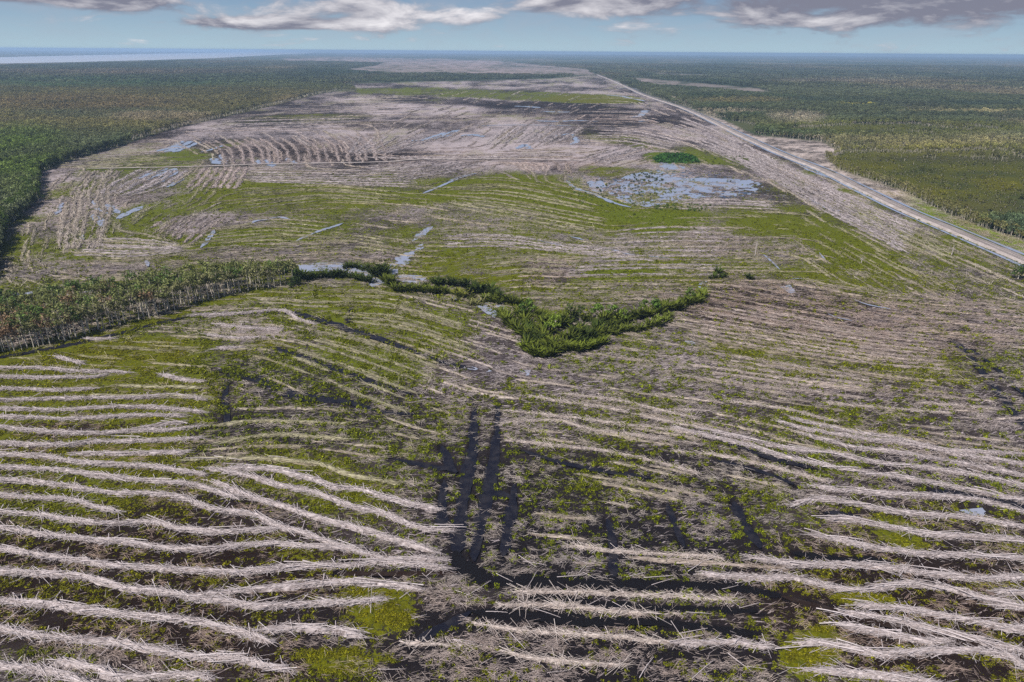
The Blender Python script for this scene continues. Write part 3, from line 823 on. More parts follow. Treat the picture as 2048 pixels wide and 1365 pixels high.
def build_road():
    g = pxline(ROAD_PX, 6.0)
    t, n = normals2(g)
    s = np.arange(len(g)) * 6.0
    prof = [(-1.0, -.4), (-.72, 1.05), (-.35, 1.22), (-.1, 1.15), (.1, 1.15), (.35, 1.22), (.72, 1.05), (1.0, -.4)]
    rows = []
    for f, zz in prof:
        r = f * RW * .5 * (1 + .16 * (fbm(s, s * 0 + f * 40, 14.0, 7, 3) - .5) * 2)
        rows.append(np.concatenate([g + n * -r[:, None], (zz + .12 * (fbm(s, s * 0 + f * 9, 9.0, 3, 2) - .5))[:, None]], 1))
    V = np.stack(rows, 1).reshape(-1, 3)
    V[:, :2] += np.random.default_rng(3).normal(0, .35, (len(V), 2))
    k = len(prof)
    i = np.arange(len(g) * k).reshape(len(g), k)
    q = np.stack([i[:-1, :-1], i[1:, :-1], i[1:, 1:], i[:-1, 1:]], -1).reshape(-1, 4)
    put('road', new_mesh('road', V, quads=q, mat=M_ROAD, smooth=True), kind='structure', label='raised pale dirt road running straight to the far forest')
    for off in (-2.6, -.9, 1.3, 3.0):
        gg = g + n * off
        uu, vv = proj(gg[:, 0], gg[:, 1], 0)
        ribbon('wheel_rut', list(zip(uu[::6], vv[::6])), .8, 1.34 + .004 * off, M_ROADRUT, .45, 5.0, int(700 + off * 10), label='dark wheel rut running along the dirt road')
    # ditches of standing water on both sides of the bank

    def side(off, w, a, b, nm, seed, lab):
        gg = g + n * off
        lo, hi = int(len(gg) * a), int(len(gg) * b)
        gg = gg[lo:hi]
        tt, nn = normals2(gg)
        ss = np.arange(len(gg)) * 6.0
        wl = w * .5 * (1 + .6 * (fbm(ss, ss * 0 + seed, 30.0, seed, 3) - .5) * 2)
        V = np.stack([np.concatenate([gg + nn * wl[:, None], np.full((len(gg), 1), .30)], 1), np.concatenate([gg - nn * wl[:, None], np.full((len(gg), 1), .30)], 1)], 1).reshape(-1, 3)
        i = np.arange(len(gg) * 2).reshape(-1, 2)
        q = np.stack([i[:-1, 1], i[1:, 1], i[1:, 0], i[:-1, 0]], -1)
        put(nm, new_mesh(nm, V, quads=q, mat=M_WATER), kind='structure', label=lab)
    side(9.4, 2.8, 0.0, 1.0, 'ditch_water', 71, 'straight water ditch along the field side of the road')
    L = len(g)
    for a, b, sd in ((0.0, .22, 81), (.24, .44, 82), (.47, .62, 83), (.66, .74, 84), (.80, 1.0, 85)):
        side(-9.0, 2.6, 1 - b, 1 - a, 'ditch_water', sd, 'water ditch on the forest side of the dirt road')


build_road()


# ------------------------------------------------------------------ brush rows (windrows) and felled poles
def wood_mat(name, instancer=False, vtint=False):
    m, t, bs = mat(name)
    P = t.n('ShaderNodeTexCoord').outputs['Object'] if not instancer else t.n('ShaderNodeNewGeometry').outputs['Position']
    tone = t.n('ShaderNodeAttribute', attribute_name='tone').outputs['Fac']
    n1 = t.noise(P, 1.7, 4.0, 0.7)
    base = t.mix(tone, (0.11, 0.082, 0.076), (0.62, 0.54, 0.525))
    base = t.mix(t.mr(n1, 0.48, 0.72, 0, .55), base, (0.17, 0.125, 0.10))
    if vtint:
        tint = t.n('ShaderNodeAttribute', attribute_name='tint').outputs['Color']
    elif instancer:
        tint = t.n('ShaderNodeAttribute', attribute_type='INSTANCER', attribute_name='tint').outputs['Color']
    else:
        tint = t.n('ShaderNodeObjectInfo').outputs['Color']
    c = t.mix(1.0, base, tint, 'MULTIPLY')
    t.link(c, bs.inputs['Base Color'])
    bs.inputs['Roughness'].default_value = 0.85
    bs.inputs['Specular IOR Level'].default_value = 0.3
    return m


M_BRUSH = wood_mat('bleached_brush')
M_LITTER = wood_mat('brush_litter', True)
M_STREAK = wood_mat('brush_streak', False, True)


def sticks(cx, cy, cz, ang, pit, ln, rad, tone, bend=None):
    """three-sided tapered prisms in one array"""
    n = len(cx)
    d = np.stack([np.cos(ang) * np.cos(pit), np.sin(ang) * np.cos(pit), np.sin(pit)], -1)
    s = np.stack([-np.sin(ang), np.cos(ang), np.zeros(n)], -1)
    up = np.cross(d, s)
    c = np.stack([cx, cy, cz], -1)
    V = []
    for e, k in ((-.5, 1.0), (.5, .45)):
        for a in (0.5, 2.6, 4.7):
            V.append(c + d * (e * ln)[:, None] + s * (math.cos(a) * rad * k)[:, None] + up * (math.sin(a) * rad * k)[:, None])
    V = np.stack(V, 1).reshape(-1, 3)
    b = (np.arange(n) * 6)[:, None]
    q = np.stack([np.concatenate([b + i, b + (i + 1) % 3, b + 3 + (i + 1) % 3, b + 3 + i], 1) for i in range(3)], 1).reshape(-1, 4)
    return V, q, np.repeat(tone, 6)


GREEN_ROW = (0.80, 0.84, 0.55)


def windrow(px, width, height, dens, seed, label, group, tint=(1, 1, 1), step=None, gap=0.0, name='brush_windrow', ln=(1.6, 5.0), spread=.22):
    a = row_arrays(px, width, height, dens, seed, step, gap, ln, spread)
    if a is None:
        return None
    V, q, tn = a
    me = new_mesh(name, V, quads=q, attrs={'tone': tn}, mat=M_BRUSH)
    return put(name, me, label=label, cat='brush row', group=group, color=tint)


ROW_DIRS = []


def row_arrays(px, width, height, dens, seed, step=None, gap=0.0, ln=(1.6, 5.0), spread=.22, world=None):
    r = np.random.default_rng(seed)
    if world is not None:
        px = list(zip(*proj(world[:, 0], world[:, 1])))
    else:
        ROW_DIRS.append(px)
    P0 = unproj(np.array([p[0] for p in px]), np.array([p[1] for p in px]))
    dist = float(np.hypot(P0[:, 0], P0[:, 1]).mean())
    st = step or max(.8, dist / 260.0)
    g = pxline(px, st) if world is None else resample(world, st)
    if len(g) < 4:
        return None
    t, n = normals2(g)
    s = np.arange(len(g)) * st
    g = g + n * ((fbm(s, s * 0 + seed, 16.0, seed, 3) - .5) * width * 1.1)[:, None]
    e = np.minimum(np.arange(len(g)), np.arange(len(g))[::-1]) * st / (width * 1.6)
    w = width * (.45 + 1.1 * fbm(s, s * 0 + seed + 5, 5.5, seed + 2, 3)) * np.clip(.15 + e, 0, 1)
    keep = np.ones(len(g))
    if gap > 0:
        keep = sstep(fbm(s, s * 0 + seed + 77, 22.0, seed + 31, 2), gap * .75 - .04, gap * .75 + .08)
        w = w * (.12 + .88 * keep)
    h = height * (.45 + 1.1 * fbm(s, s * 0 + seed + 9, 3.4, seed + 4, 3)) * np.clip(.15 + e, 0, 1) * (.1 + .9 * keep)
    V = []
    tones = []
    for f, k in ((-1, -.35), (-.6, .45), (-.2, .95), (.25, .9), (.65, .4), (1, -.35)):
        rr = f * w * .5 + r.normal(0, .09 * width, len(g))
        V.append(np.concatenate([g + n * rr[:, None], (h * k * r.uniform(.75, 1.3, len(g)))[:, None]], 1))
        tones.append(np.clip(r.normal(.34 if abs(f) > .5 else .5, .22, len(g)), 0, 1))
    V = np.stack(V, 1).reshape(-1, 3)
    tn = np.stack(tones, 1).ravel()
    i = np.arange(len(g) * 6).reshape(len(g), 6)
    q = np.stack([i[:-1, :-1], i[1:, :-1], i[1:, 1:], i[:-1, 1:]], -1).reshape(-1, 4)
    N = int(len(g) * st * dens)
    if N > 0:
        kk = r.random(N) * (len(g) - 1)
        if gap > 0:
            kk = kk[r.random(N) < .25 + .75 * keep[kk.astype(int)]]
            N = len(kk)
        i0 = kk.astype(int)
        fr = (kk - i0)[:, None]
        c = g[i0] * (1 - fr) + g[np.minimum(i0 + 1, len(g) - 1)] * fr
        off = r.normal(0, .30, N) * np.maximum(w[i0], width * .35)
        c = c + n[i0] * off[:, None]
        ang = np.arctan2(t[i0, 1], t[i0, 0]) + r.normal(0, spread, N) + np.where(r.random(N) < .18, r.normal(0, .9, N), 0)
        L = r.uniform(ln[0], ln[1], N) * r.choice([1, 1, 1, 1.7], N)
        rad = r.uniform(.05, .10, N) * max(1.0, dist / 260.0)
        zc = np.clip(h[i0] * np.exp(-(off / (w[i0] * .5 + .1)) ** 2) * r.uniform(.5, 1.25, N), .05, None) + .1
        fr_ = r.random(N) < (.38 if dist < 330 else .15)          # fine brittle twigs fraying out of the heap
        ang = np.where(fr_, ang + r.normal(0, .8, N), ang)
        L = np.where(fr_, r.uniform(.8, 2.2, N), L)
        rad = np.where(fr_, rad * .6, rad)
        c = c + n[i0] * (np.where(fr_, r.normal(0, .75, N) * width, 0))[:, None]
        zc = np.where(fr_, r.uniform(.08, .4, N), zc)
        tone = np.where(fr_, r.normal(.50, .2, N), r.normal(.72, .26, N))
        V2, q2, t2 = sticks(c[:, 0], c[:, 1], zc, ang, np.where(fr_, r.normal(.1, .2, N), r.normal(0, .07, N)), L, rad, np.clip(tone, 0, 1))
        q = np.concatenate([q, q2 + len(V)])
        V = np.concatenate([V, V2])
        tn = np.concatenate([tn, t2])
    return V, q, tn


ORD = ['lowest', 'second', 'third', 'fourth', 'fifth', 'sixth', 'seventh', 'eighth', 'ninth', 'tenth', 'eleventh', 'twelfth', 'thirteenth', 'fourteenth',
       'fifteenth', 'sixteenth', 'seventeenth', 'eighteenth', 'nineteenth', 'twentieth', 'twenty-first', 'twenty-second', 'twenty-third', 'twenty-fourth']

# rows that run in from the left edge of the near field, from the bottom upwards
LEFT_ROWS = [
    ZL((-120, 1270), (0, 1290), (200, 1325), (350, 1360), (480, 1400)),
    ZL((-120, 1080), (0, 1110), (150, 1150), (330, 1170), (550, 1185), (700, 1215), (900, 1250), (1100, 1255), (1250, 1290), (1350, 1310)),
    ZL((-120, 985), (0, 985), (150, 995), (350, 1020), (550, 1045), (700, 1065), (900, 1085), (1050, 1110), (1200, 1150), (1280, 1180)),
    ZL((-120, 850), (0, 850), (250, 860), (420, 880), (600, 930), (800, 950), (900, 975), (1050, 985), (1200, 1010), (1400, 1000), (1633, 1000), (1790, 985)),
    ZL((-120, 740), (0, 745), (200, 780), (380, 795), (550, 830), (750, 840), (1000, 850), (1150, 850), (1350, 825), (1633, 820), (1830, 805), (2080, 840)),
    ZL((-120, 630), (0, 650), (150, 675), (330, 695), (500, 705), (700, 730), (900, 748), (1050, 745), (1250, 725), (1450, 740), (1633, 745), (1810, 790), (2080, 798)),
    ZL((-120, 570), (0, 575), (150, 585), (350, 620), (480, 630), (700, 622), (850, 650), (1000, 668), (1150, 660), (1300, 650)),
    ZL((-120, 490), (0, 495), (200, 505), (330, 520), (430, 545), (560, 570)),
    ZL((-120, 418), (0, 425), (200, 440), (400, 470), (520, 490), (700, 490), (850, 505), (950, 545), (1100, 570), (1200, 590), (1300, 640), (1400, 665), (1550, 720), (1650, 742)),
    ZL((-120, 360), (0, 365), (250, 378), (420, 400), (650, 425), (900, 445), (1000, 475), (1100, 505)),
    ZL((-120, 298), (0, 300), (200, 310), (330, 335), (520, 352), (700, 360), (830, 380), (960, 400)),
    ZL((-120, 250), (0, 250), (300, 262), (450, 245), (700, 238), (940, 230)),
    ZL((-120, 165), (0, 175), (200, 195), (420, 205), (640, 195), (800, 190), (950, 175)),
    ZL((-120, 128), (0, 130), (150, 135), (350, 140), (600, 125), (860, 125)),
    ZL((-120, 90), (0, 90), (250, 98), (500, 85), (750, 88), (950, 110)),
    ZL((-120, 50), (0, 50), (300, 45), (600, 38), (800, 28), (950, 50)),
    ZU((-120, 1285), (0, 1285), (300, 1290), (560, 1284)),
    ZU((-120, 1212), (0, 1215), (250, 1220), (500, 1220), (620, 1205)),
    ZU((-120, 1160), (0, 1165), (250, 1165), (450, 1180), (750, 1190)),
]
for k, px in enumerate(LEFT_ROWS):
    windrow(px, 1.4, .7, 12, 300 + k, '%s pale brush row counted up from the bottom left corner' % ORD[k], 'brush rows of the near left field', ln=(2, 6))
MIDLEFT = [
    (ZL((250, 1265), (450, 1295), (550, 1335), (800, 1345), (1000, 1355)), 'short brush row lying just below the second left row'),
    (ZL((1200, 1115), (1400, 1110), (1633, 1140), (1700, 1160)), 'short brush row at the right end of the third left row'),
    (ZL((880, 970), (1120, 940), (1350, 920), (1633, 900), (1830, 905), (1980, 935)), 'brush row forking up from the fourth left row'),
    (ZL((640, 180), (780, 160), (860, 155)), 'short brush spur among the upper left rows'),
    (ZL((330, 300), (550, 300), (880, 292)), 'short level brush row above the eleventh left row'),
    (ZL((1000, 430), (1150, 490), (1300, 540), (1450, 590), (1633, 635), (1833, 695), (2040, 760)), 'lower of the slanting brush rows left of the ruts'),
    (ZL((950, 375), (1150, 400), (1300, 450), (1450, 480), (1633, 545), (1783, 580), (1950, 640), (2120, 655)), 'middle slanting brush row left of the ruts'),
    (ZL((1040, 365), (1250, 370), (1450, 410), (1550, 450), (1700, 470), (1780, 500), (1930, 540), (2060, 560)), 'upper slanting brush row left of the ruts'),
    (ZL((870, 330), (1150, 320), (1350, 330), (1500, 350), (1633, 400), (1873, 440)), 'topmost slanting brush row left of the ruts, half green'),
    (ZU((640, 1265), (900, 1270), (1180, 1275)), 'thin brush row above the first dark rut on the left'),
    (ZU((500, 1325), (900, 1328), (1250, 1335)), 'thin brush row ending at the dark mud on the left'),
    (ZU((940, 1195), (1100, 1230), (1200, 1235)), 'small brush streak in the yellow grass left'),
    (ZU((330, 1090), (420, 1120), (490, 1140)), 'small grey brush heap on the yellow grass near the ditch'),
    (ZU((1250, 1050), (1320, 1045), (1420, 1040)), 'small white brush streak among yellow grass'),
    (ZU((480, 990), (600, 995), (680, 985)), 'curved pale brush line beside the dark ditch'),
    (ZU((1100, 855), (1350, 845), (1640, 825), (1740, 870), (1850, 905)), 'pale brush line along the lower bank of the ditch'),
    (ZU((1250, 905), (1450, 930), (1660, 940)), 'upper line of the big pale straw heap below the ditch'),
    (ZU((1200, 965), (1380, 990), (1560, 985)), 'lower line of the big pale straw heap below the ditch'),
    (ZL((1000, 250), (1300, 215), (1633, 235)), 'faint green brush row between dark mud strips'),
    (ZL((980, 170), (1200, 150), (1633, 160)), 'faint brush row just below the dark rut left'),
]
for k, (px, lab) in enumerate(MIDLEFT):
    g_ = k in (8, 9, 10, 18, 19)
    windrow(px, 1.9 if not g_ else 1.3, .65, 8 if not g_ else 4, 340 + k, lab, 'brush rows of the near left field', tint=GREEN_ROW if g_ else (1, 1, 1), ln=(2, 6), gap=.3 if g_ else 0)
# rows that leave the picture at the right edge, from the bottom upwards
RIGHT_ROWS = [
    ZR((580, 1190), (750, 1195), (950, 1240), (1150, 1230), (1350, 1225), (1550, 1250), (1633, 1300), (1760, 1340)),
    ZR((780, 1050), (1000, 1080), (1200, 1130), (1400, 1170), (1633, 1225), (1760, 1250)),
    ZR((850, 1010), (1050, 1030), (1250, 1060), (1450, 1090), (1633, 1120), (1760, 1140)),
    ZR((1480, 1000), (1633, 1025), (1760, 1045)),
    ZR((1500, 940), (1633, 952), (1760, 955)),
    ZR((350, 780), (600, 820), (850, 825), (1050, 840), (1300, 875), (1450, 885), (1633, 880), (1760, 885)),
    ZR((640, 680), (850, 720), (1000, 745), (1200, 770), (1400, 780), (1633, 795), (1760, 800)),
    ZR((700, 600), (850, 610), (1000, 645), (1200, 680), (1400, 690), (1633, 715), (1760, 725)),
    ZR((560, 540), (700, 515), (900, 545), (1100, 580), (1350, 600), (1633, 645), (1760, 660)),
    ZR((640, 450), (850, 475), (1100, 490), (1350, 510), (1500, 535), (1633, 575), (1760, 600)),
    ZR((0, 185), (250, 240), (450, 300), (600, 340), (800, 375), (950, 400), (1150, 430), (1350, 465), (1633, 520), (1760, 540)),
    ZR((150, 190), (350, 235), (560, 285), (750, 305), (950, 345), (1200, 370), (1400, 400), (1633, 455), (1760, 480)),
    ZR((600, 210), (800, 265), (1000, 290), (1250, 330), (1450, 365), (1633, 405), (1760, 430)),
    ZR((480, 150), (650, 195), (900, 235), (1150, 265), (1350, 310), (1500, 330), (1633, 355), (1760, 375)),
    ZR((560, 140), (800, 195), (1050, 235), (1250, 280), (1450, 295), (1633, 305), (1760, 312)),
]
for k, px in enumerate(RIGHT_ROWS):
    windrow(px, 1.6 if k < 10 else 1.35, .7, 12, 400 + k, '%s pale brush row counted up the right edge from the bottom corner' % ORD[k], 'brush rows of the near right field', ln=(2, 6))
MIDRIGHT = [
    (ZR((600, 1310), (850, 1330), (1100, 1355), (1250, 1370)), 'short brush row at the bottom, right of the yellow moss', 0),
    (ZR((760, 1100), (950, 1130), (1150, 1165), (1300, 1170)), 'short brush row just below the brown rut', 0),
    (ZC((1633, 865), (1880, 880), (2080, 885), (2230, 920), (2380, 940), (2580, 915), (2780, 935), (2980, 980), (3110, 1000)), 'long brush row directly above the brown rut', 0),
    (ZR((0, 1175), (250, 1180), (450, 1200)), 'dull brush row below the lowest black rut', 0),
    (ZR((0, 290), (200, 305), (400, 350), (600, 400), (720, 425)), 'greenish brush row meeting the right rows', 1),
    (ZR((0, 95), (150, 100), (230, 120)), 'short pale brush streak above the right rows', 1),
    (ZC((700, 160), (950, 145), (1150, 190), (1350, 215), (1633, 255)), 'second greenish brush row right of the ruts', 1),
    (ZC((700, 95), (1000, 125), (1250, 160), (1450, 180), (1700, 225)), 'third greenish brush row right of the ruts', 1),
    (ZC((830, 30), (1000, 60), (1200, 85), (1450, 140), (1700, 190)), 'fourth greenish brush row right of the ruts', 1),
    (ZC((1000, 20), (1250, 50), (1450, 95), (1633, 140)), 'topmost greenish brush row right of the ruts', 1),
    (ZC((720, 235), (950, 260), (1180, 285), (1400, 330), (1633, 390)), 'lowest greenish brush row right of the ruts', 1),
    (ZC((1000, 730), (1250, 755), (1500, 770), (1750, 790)), 'brush row above the long black rut', 1),
    (ZC((760, 945), (900, 942), (1200, 948), (1500, 962), (1800, 982)), 'ragged brush row between the black ruts', 1),
    (ZC((700, 1010), (950, 1010), (1250, 1040), (1550, 1050)), 'ragged brush row between the two lower black ruts', 1),
    (ZC((560, 1090), (850, 1130), (1150, 1150), (1500, 1180)), 'ragged brush row below the lowest black rut', 1),
    (ZC((250, 1180), (600, 1200), (900, 1260), (1300, 1290)), 'lowest ragged brush row at the bottom centre', 1),
    (ZR((240, 55), (500, 90), (760, 150)), 'thin brush row in the brown field right', 1),
    (ZR((700, 60), (1000, 90), (1300, 110)), 'thin brush row near the right double track', 1),
    (ZR((1150, 60), (1350, 80), (1500, 95)), 'thin brush row left of the right double track', 1),
    (ZR((1300, 130), (1480, 135), (1640, 130)), 'thin brush row crossing below the right double track', 1),
]
for k, (px, lab, g_) in enumerate(MIDRIGHT):
    windrow(px, 1.2 if g_ else 1.8, .35 if g_ else .65, 7 if g_ else 9, 430 + k, lab, 'brush rows of the near right field', tint=(1.0, .98, .90) if g_ else (1, 1, 1), ln=(2, 5), gap=.36 if g_ else 0, spread=.55 if g_ else .24)

# families of thinner rows further out: (guide A, guide B, how many, width, tint, gap, label)
PALE, WARM = (1, 1, 1), (1.0, .93, .86)
ZONES = [
    (M1((1000, 330), (1090, 385), (1110, 470)), M1((2000, 285), (2085, 350), (2110, 440)), 18, 5, (.84, .78, .73), .22, 'curved brush row in the dark comb of the far left field'),
    (M2((560, 300), (420, 350), (200, 405)), M2((30, 300), (0, 350), (-20, 400)), 7, 6, PALE, .1, 'brush row fanning out right of the dark comb'),
    (M2((900, 250), (850, 290), (780, 350)), M2((1380, 250), (1310, 290), (1240, 330)), 9, 7, PALE, .1, 'slanting brush row in the far middle field'),
    (M2((60, 470), (250, 462), (400, 450)), M2((250, 575), (560, 520), (800, 455)), 8, 6, PALE, .1, 'diagonal brush row left of the far green slope'),
    (M2((860, 455), (950, 470), (1010, 500)), M2((1130, 455), (1180, 480), (1170, 510)), 6, 6, WARM, .1, 'short brush row above the far green slope'),
    (M1((1290, 495), (1700, 500), (2280, 500)), M1((1290, 575), (1700, 585), (2200, 605)), 7, 5, PALE, .15, 'level brush row under the thin straight track'),
    (M1((330, 505), (250, 600), (180, 760), (150, 960)), M1((560, 500), (480, 600), (500, 730), (420, 960)), 7, 5, (.80, .78, .66), .45, 'wavy brush row beside the left forest'),
    (M1((620, 495), (440, 590), (400, 640)), M1((950, 500), (800, 600), (620, 650)), 6, 6, PALE, .25, 'slanting brush row by the far left pools'),
    (M1((1000, 490), (960, 540), (900, 600)), M1((1290, 480), (1260, 540), (1230, 610)), 7, 6, WARM, .2, 'short upright brush row left of the level rows'),
    (M1((250, 410), (500, 400), (720, 400)), M1((150, 490), (500, 480), (900, 460)), 6, 5, GREEN_ROW, .35, 'thin brush row in the far left green patch'),
    (M1((400, 895), (650, 900), (880, 940)), M1((250, 1000), (600, 1010), (900, 975)), 7, 3.2, PALE, .15, 'level brush row above the left tree belt'),
    (M1((700, 830), (760, 780), (800, 760)), M1((950, 950), (1100, 820), (1180, 770)), 7, 4, (.85, .8, .74), .35, 'leaning brush row in the brown left field'),
    (M1((1080, 830), (1450, 800), (1800, 830)), M1((900, 960), (1300, 930), (1600, 930)), 6, 2.2, GREEN_ROW, .4, 'thin straw line in the left green field'),
    (M1((1250, 600), (1700, 580), (2100, 620)), M1((1250, 740), (1700, 690), (2050, 700)), 6, 2.8, GREEN_ROW, .42, 'thin straw line in the middle green field'),
    (M1((1650, 880), (1850, 870), (2050, 900)), M1((1600, 960), (1850, 950), (2100, 980)), 4, 2.0, GREEN_ROW, .4, 'straw line above the channel water'),
    (M2((650, 600), (900, 590), (1200, 640), (1450, 700)), M2((600, 720), (900, 780), (1300, 850), (1500, 880)), 8, 3.0, GREEN_ROW, .42, 'slanting straw line on the green slope'),
    (M2((560, 870), (900, 870), (1300, 930), (1500, 950)), M2((550, 960), (950, 960), (1400, 1000), (1800, 1040)), 6, 2.4, PALE, .3, 'straw line under the green slope'),
    (M2((1600, 840), (1850, 825), (2200, 830)), M2((1250, 1130), (1700, 1120), (2150, 1120)), 11, 2.4, PALE, .3, 'level straw line right of the green slope'),
    (M2((780, 1010), (1000, 1000), (1250, 1010)), M2((850, 1130), (1050, 1110), (1250, 1120)), 5, 2.0, GREEN_ROW, .35, 'straw line behind the palm line'),
    (M3((330, 480), (700, 640), (1100, 830), (1420, 960)), M3((180, 520), (550, 690), (900, 900), (1350, 1130)), 11, 4.0, PALE, .2, 'brush row parallel to the road, mid field'),
    (M3((60, 330), (300, 430), (600, 590)), M3((-60, 450), (150, 500), (500, 640)), 6, 6.0, PALE, .2, 'brush row parallel to the road, far field'),
    (M3((1050, 800), (1350, 940), (1700, 1090)), M3((1000, 870), (1300, 1060), (1550, 1180)), 5, 3.0, GREEN_ROW, .3, 'brush row parallel to the road, near green strip'),
    (M3((40, 815), (250, 810), (560, 830)), M3((20, 880), (300, 870), (600, 880)), 4, 3.2, PALE, .2, 'level brush row below the flooded pond'),
    (M2((1380, 430), (1550, 380), (1700, 340)), M2((1500, 470), (1620, 440), (1750, 400)), 5, 6, PALE, .1, 'brush row curving round the green reed patch'),
    (M2((560, 420), (900, 405), (1300, 400)), M2((0, 425), (500, 445), (1300, 420)), 4, 5, PALE, .1, 'level brush row above the thin straight track'),
    (M2((1500, 260), (1700, 270), (1950, 330)), M2((1350, 330), (1600, 340), (1850, 380)), 5, 6, PALE, .2, 'brush row curving toward the far road'),
    (M1((1150, 210), (1500, 200), (1900, 190)), M1((1000, 265), (1500, 250), (1900, 240)), 4, 9, PALE, .3, 'long faint brush row of the farthest field'),
    (Z(1348, 340, .3418, [(250, 760), (700, 850), (1100, 920), (1500, 960)]), Z(1348, 340, .3418, [(100, 980), (600, 1060), (1200, 1150), (1600, 1180)]), 10, 1.6, (1, .95, .86), .38, 'thin brush line in the brown right field'),
    (Z(1348, 340, .3418, [(200, 1050), (700, 1130), (1200, 1210)]), Z(1348, 340, .3418, [(0, 1210), (500, 1280), (1100, 1340)]), 6, 1.8, (1, .97, .88), .33, 'thin brush line in the lower right field'),
    ([(650, 660), (740, 680), (880, 730)], [(560, 735), (700, 790), (800, 830)], 6, 1.7, GREEN_ROW, .38, 'straw line in the green field between the ditch and dark rut'),
    ([(620, 600), (760, 600), (920, 640)], [(720, 650), (830, 670), (960, 715)], 5, 1.5, GREEN_ROW, .42, 'straw line in the green field below the palms'),
]
sd = 500
for A, B, nrow, wd, tint, gap, lab in ZONES:
    A = np.array(A)
    B = np.array(B)
    dA = B.mean(0) - A.mean(0)
    side_ = ('left' if dA[0] > 0 else 'right') if abs(dA[0]) > abs(dA[1]) else ('top' if dA[1] > 0 else 'bottom')
    gap = gap + .06
    for i in range(nrow):
        f = (i + .5 + rng.normal(0, .13)) / nrow
        p = A * (1 - f) + B * f
        sd += 1
        a, b = rng.uniform(0, .06), rng.uniform(.94, 1)
        dmean = float(np.hypot(*unproj(p[:, 0], p[:, 1]).mean(0)))
        dens = 5.0 if dmean < 330 else (2.6 if dmean < 480 else 1.0)
        windrow([tuple(q) for q in p], wd * .8, .32 + wd * .05, dens, sd, ('first ' if i == 0 else ORD[i] + ' ') + lab + ' from the ' + side_, lab + 's', tint=tuple(np.array(tint) * rng.uniform(.70, .95)), gap=gap,
                ln=(2, 6) if dmean < 480 else (4, 10))


def build_flow():
    import mathutils
    P, D = [], []
    for px in ROW_DIRS:
        g = pxline(px, 8.0)
        t, _ = normals2(g)
        u, v = proj(g[:, 0], g[:, 1])
        P.append(np.stack([u, v * 2.2], -1))
        a = np.arctan2(t[:, 1], t[:, 0])
        D.append(np.stack([np.cos(2 * a), np.sin(2 * a)], -1))
    P, D = np.concatenate(P), np.concatenate(D)
    kd = mathutils.kdtree.KDTree(len(P))
    for i, p in enumerate(P):
        kd.insert((p[0], p[1], 0), i)
    kd.balance()

    def flow(x, y):
        u, v = proj(x, y)
        s = np.zeros(2)
        for _, j, dd in kd.find_n((float(u), float(v) * 2.2, 0), 6):
            s += D[j] / (dd + 8.0)
        return .5 * math.atan2(s[1], s[0])
    return flow


flow_at = build_flow()


def build_streaks():
    r = np.random.default_rng(99)
    V, Q, T, C3, off = [], [], [], [], 0
    taken = {}
    k = 0
    cand = 15000
    for _ in range(cand):
        v = 186 + 960 * r.random() ** 1.35
        u = r.uniform(-60, 2110)
        if (u < 440 and v > 735) or (u > 1560 and v > 900) or (v > 1010 and u < 960) or (u < 900 and v > 930):
            continue
        kk = 1.0 if v < 700 else 1.25
        key = (int(u / 56 / kk), int(v / (2.6 + v * .0075) / kk))
        if taken.get(key, 0) >= 1:
            continue
        v0s = v
        g0 = unproj(u, v)
        c = cover_at(np.array([g0[0]]), np.array([g0[1]]))
        if c['F'][0] < .9 or rut_mask(np.array([g0]))[0] < 1.0 or c['W'][0] > .2 or r.random() > .25 + .9 * c['S'][0] + .35 * c['G'][0]:
            continue
        taken[key] = 1
        zc = g0[1] * cp + H * sp
        L = r.uniform(50, 190) * zc / F
        st = L / 12
        a = flow_at(*g0)
        pts = [g0]
        for sg in (1, -1):
            p, aa = g0.copy(), a
            for i in range(6):
                p = p + sg * st * np.array([math.cos(aa), math.sin(aa)])
                b = flow_at(p[0], p[1])
                while b - aa > math.pi / 2:
                    b -= math.pi
                while b - aa < -math.pi / 2:
                    b += math.pi
                aa = aa + np.clip(b - aa, -.25, .25)
                pts = pts + [p] if sg > 0 else [p] + pts
        W = np.array(pts)
        uu, vv = proj(W[:, 0], W[:, 1])
        if (poly_sd(uu, vv, FIELD) < 3).any() or (poly_sd(W[:, 0], W[:, 1], ROAD_ZONE) > 0).any() or rut_mask(W).min() < .9:
            continue
        k += 1
        wd = r.uniform(.7, 1.5) * max(1, zc / 330.0)
        arr = row_arrays(None, wd, .22 + wd * .07, max(.25, 420.0 / zc * 1.6), 3000 + k, max(2.0, L / 26), .30, (1.5, 4.5) if zc < 450 else (4, 9), .3, W)
        if arr is None:
            continue
        v3, q3, t3 = arr
        gr = np.clip(c['G'][0] * 1.2, 0, 1)
        tn = np.array([1, .97, .93]) * (1 - gr) + np.array([.70, .76, .42]) * gr
        tn = tn * r.uniform(.62, 1.0) * (1.0 if v0s < 700 else 1.12) * (1 - .25 * c['B'][0] * np.array([.4, .8, 1.0]))
        V.append(v3)
        Q.append(q3 + off)
        T.append(t3)
        C3.append(np.repeat(tn[None], len(v3), 0))
        off += len(v3)
    me = new_mesh('brush_streaks', np.concatenate(V), quads=np.concatenate(Q), attrs={'tone': np.concatenate(T), 'tint': np.concatenate(C3)}, mat=M_STREAK)
    put('brush_streaks', me, label='faint thin streaks of old brush covering the whole cleared field', cat='brush streaks', kind='stuff')
    print('streaks', k, len(me.polygons))


build_streaks()
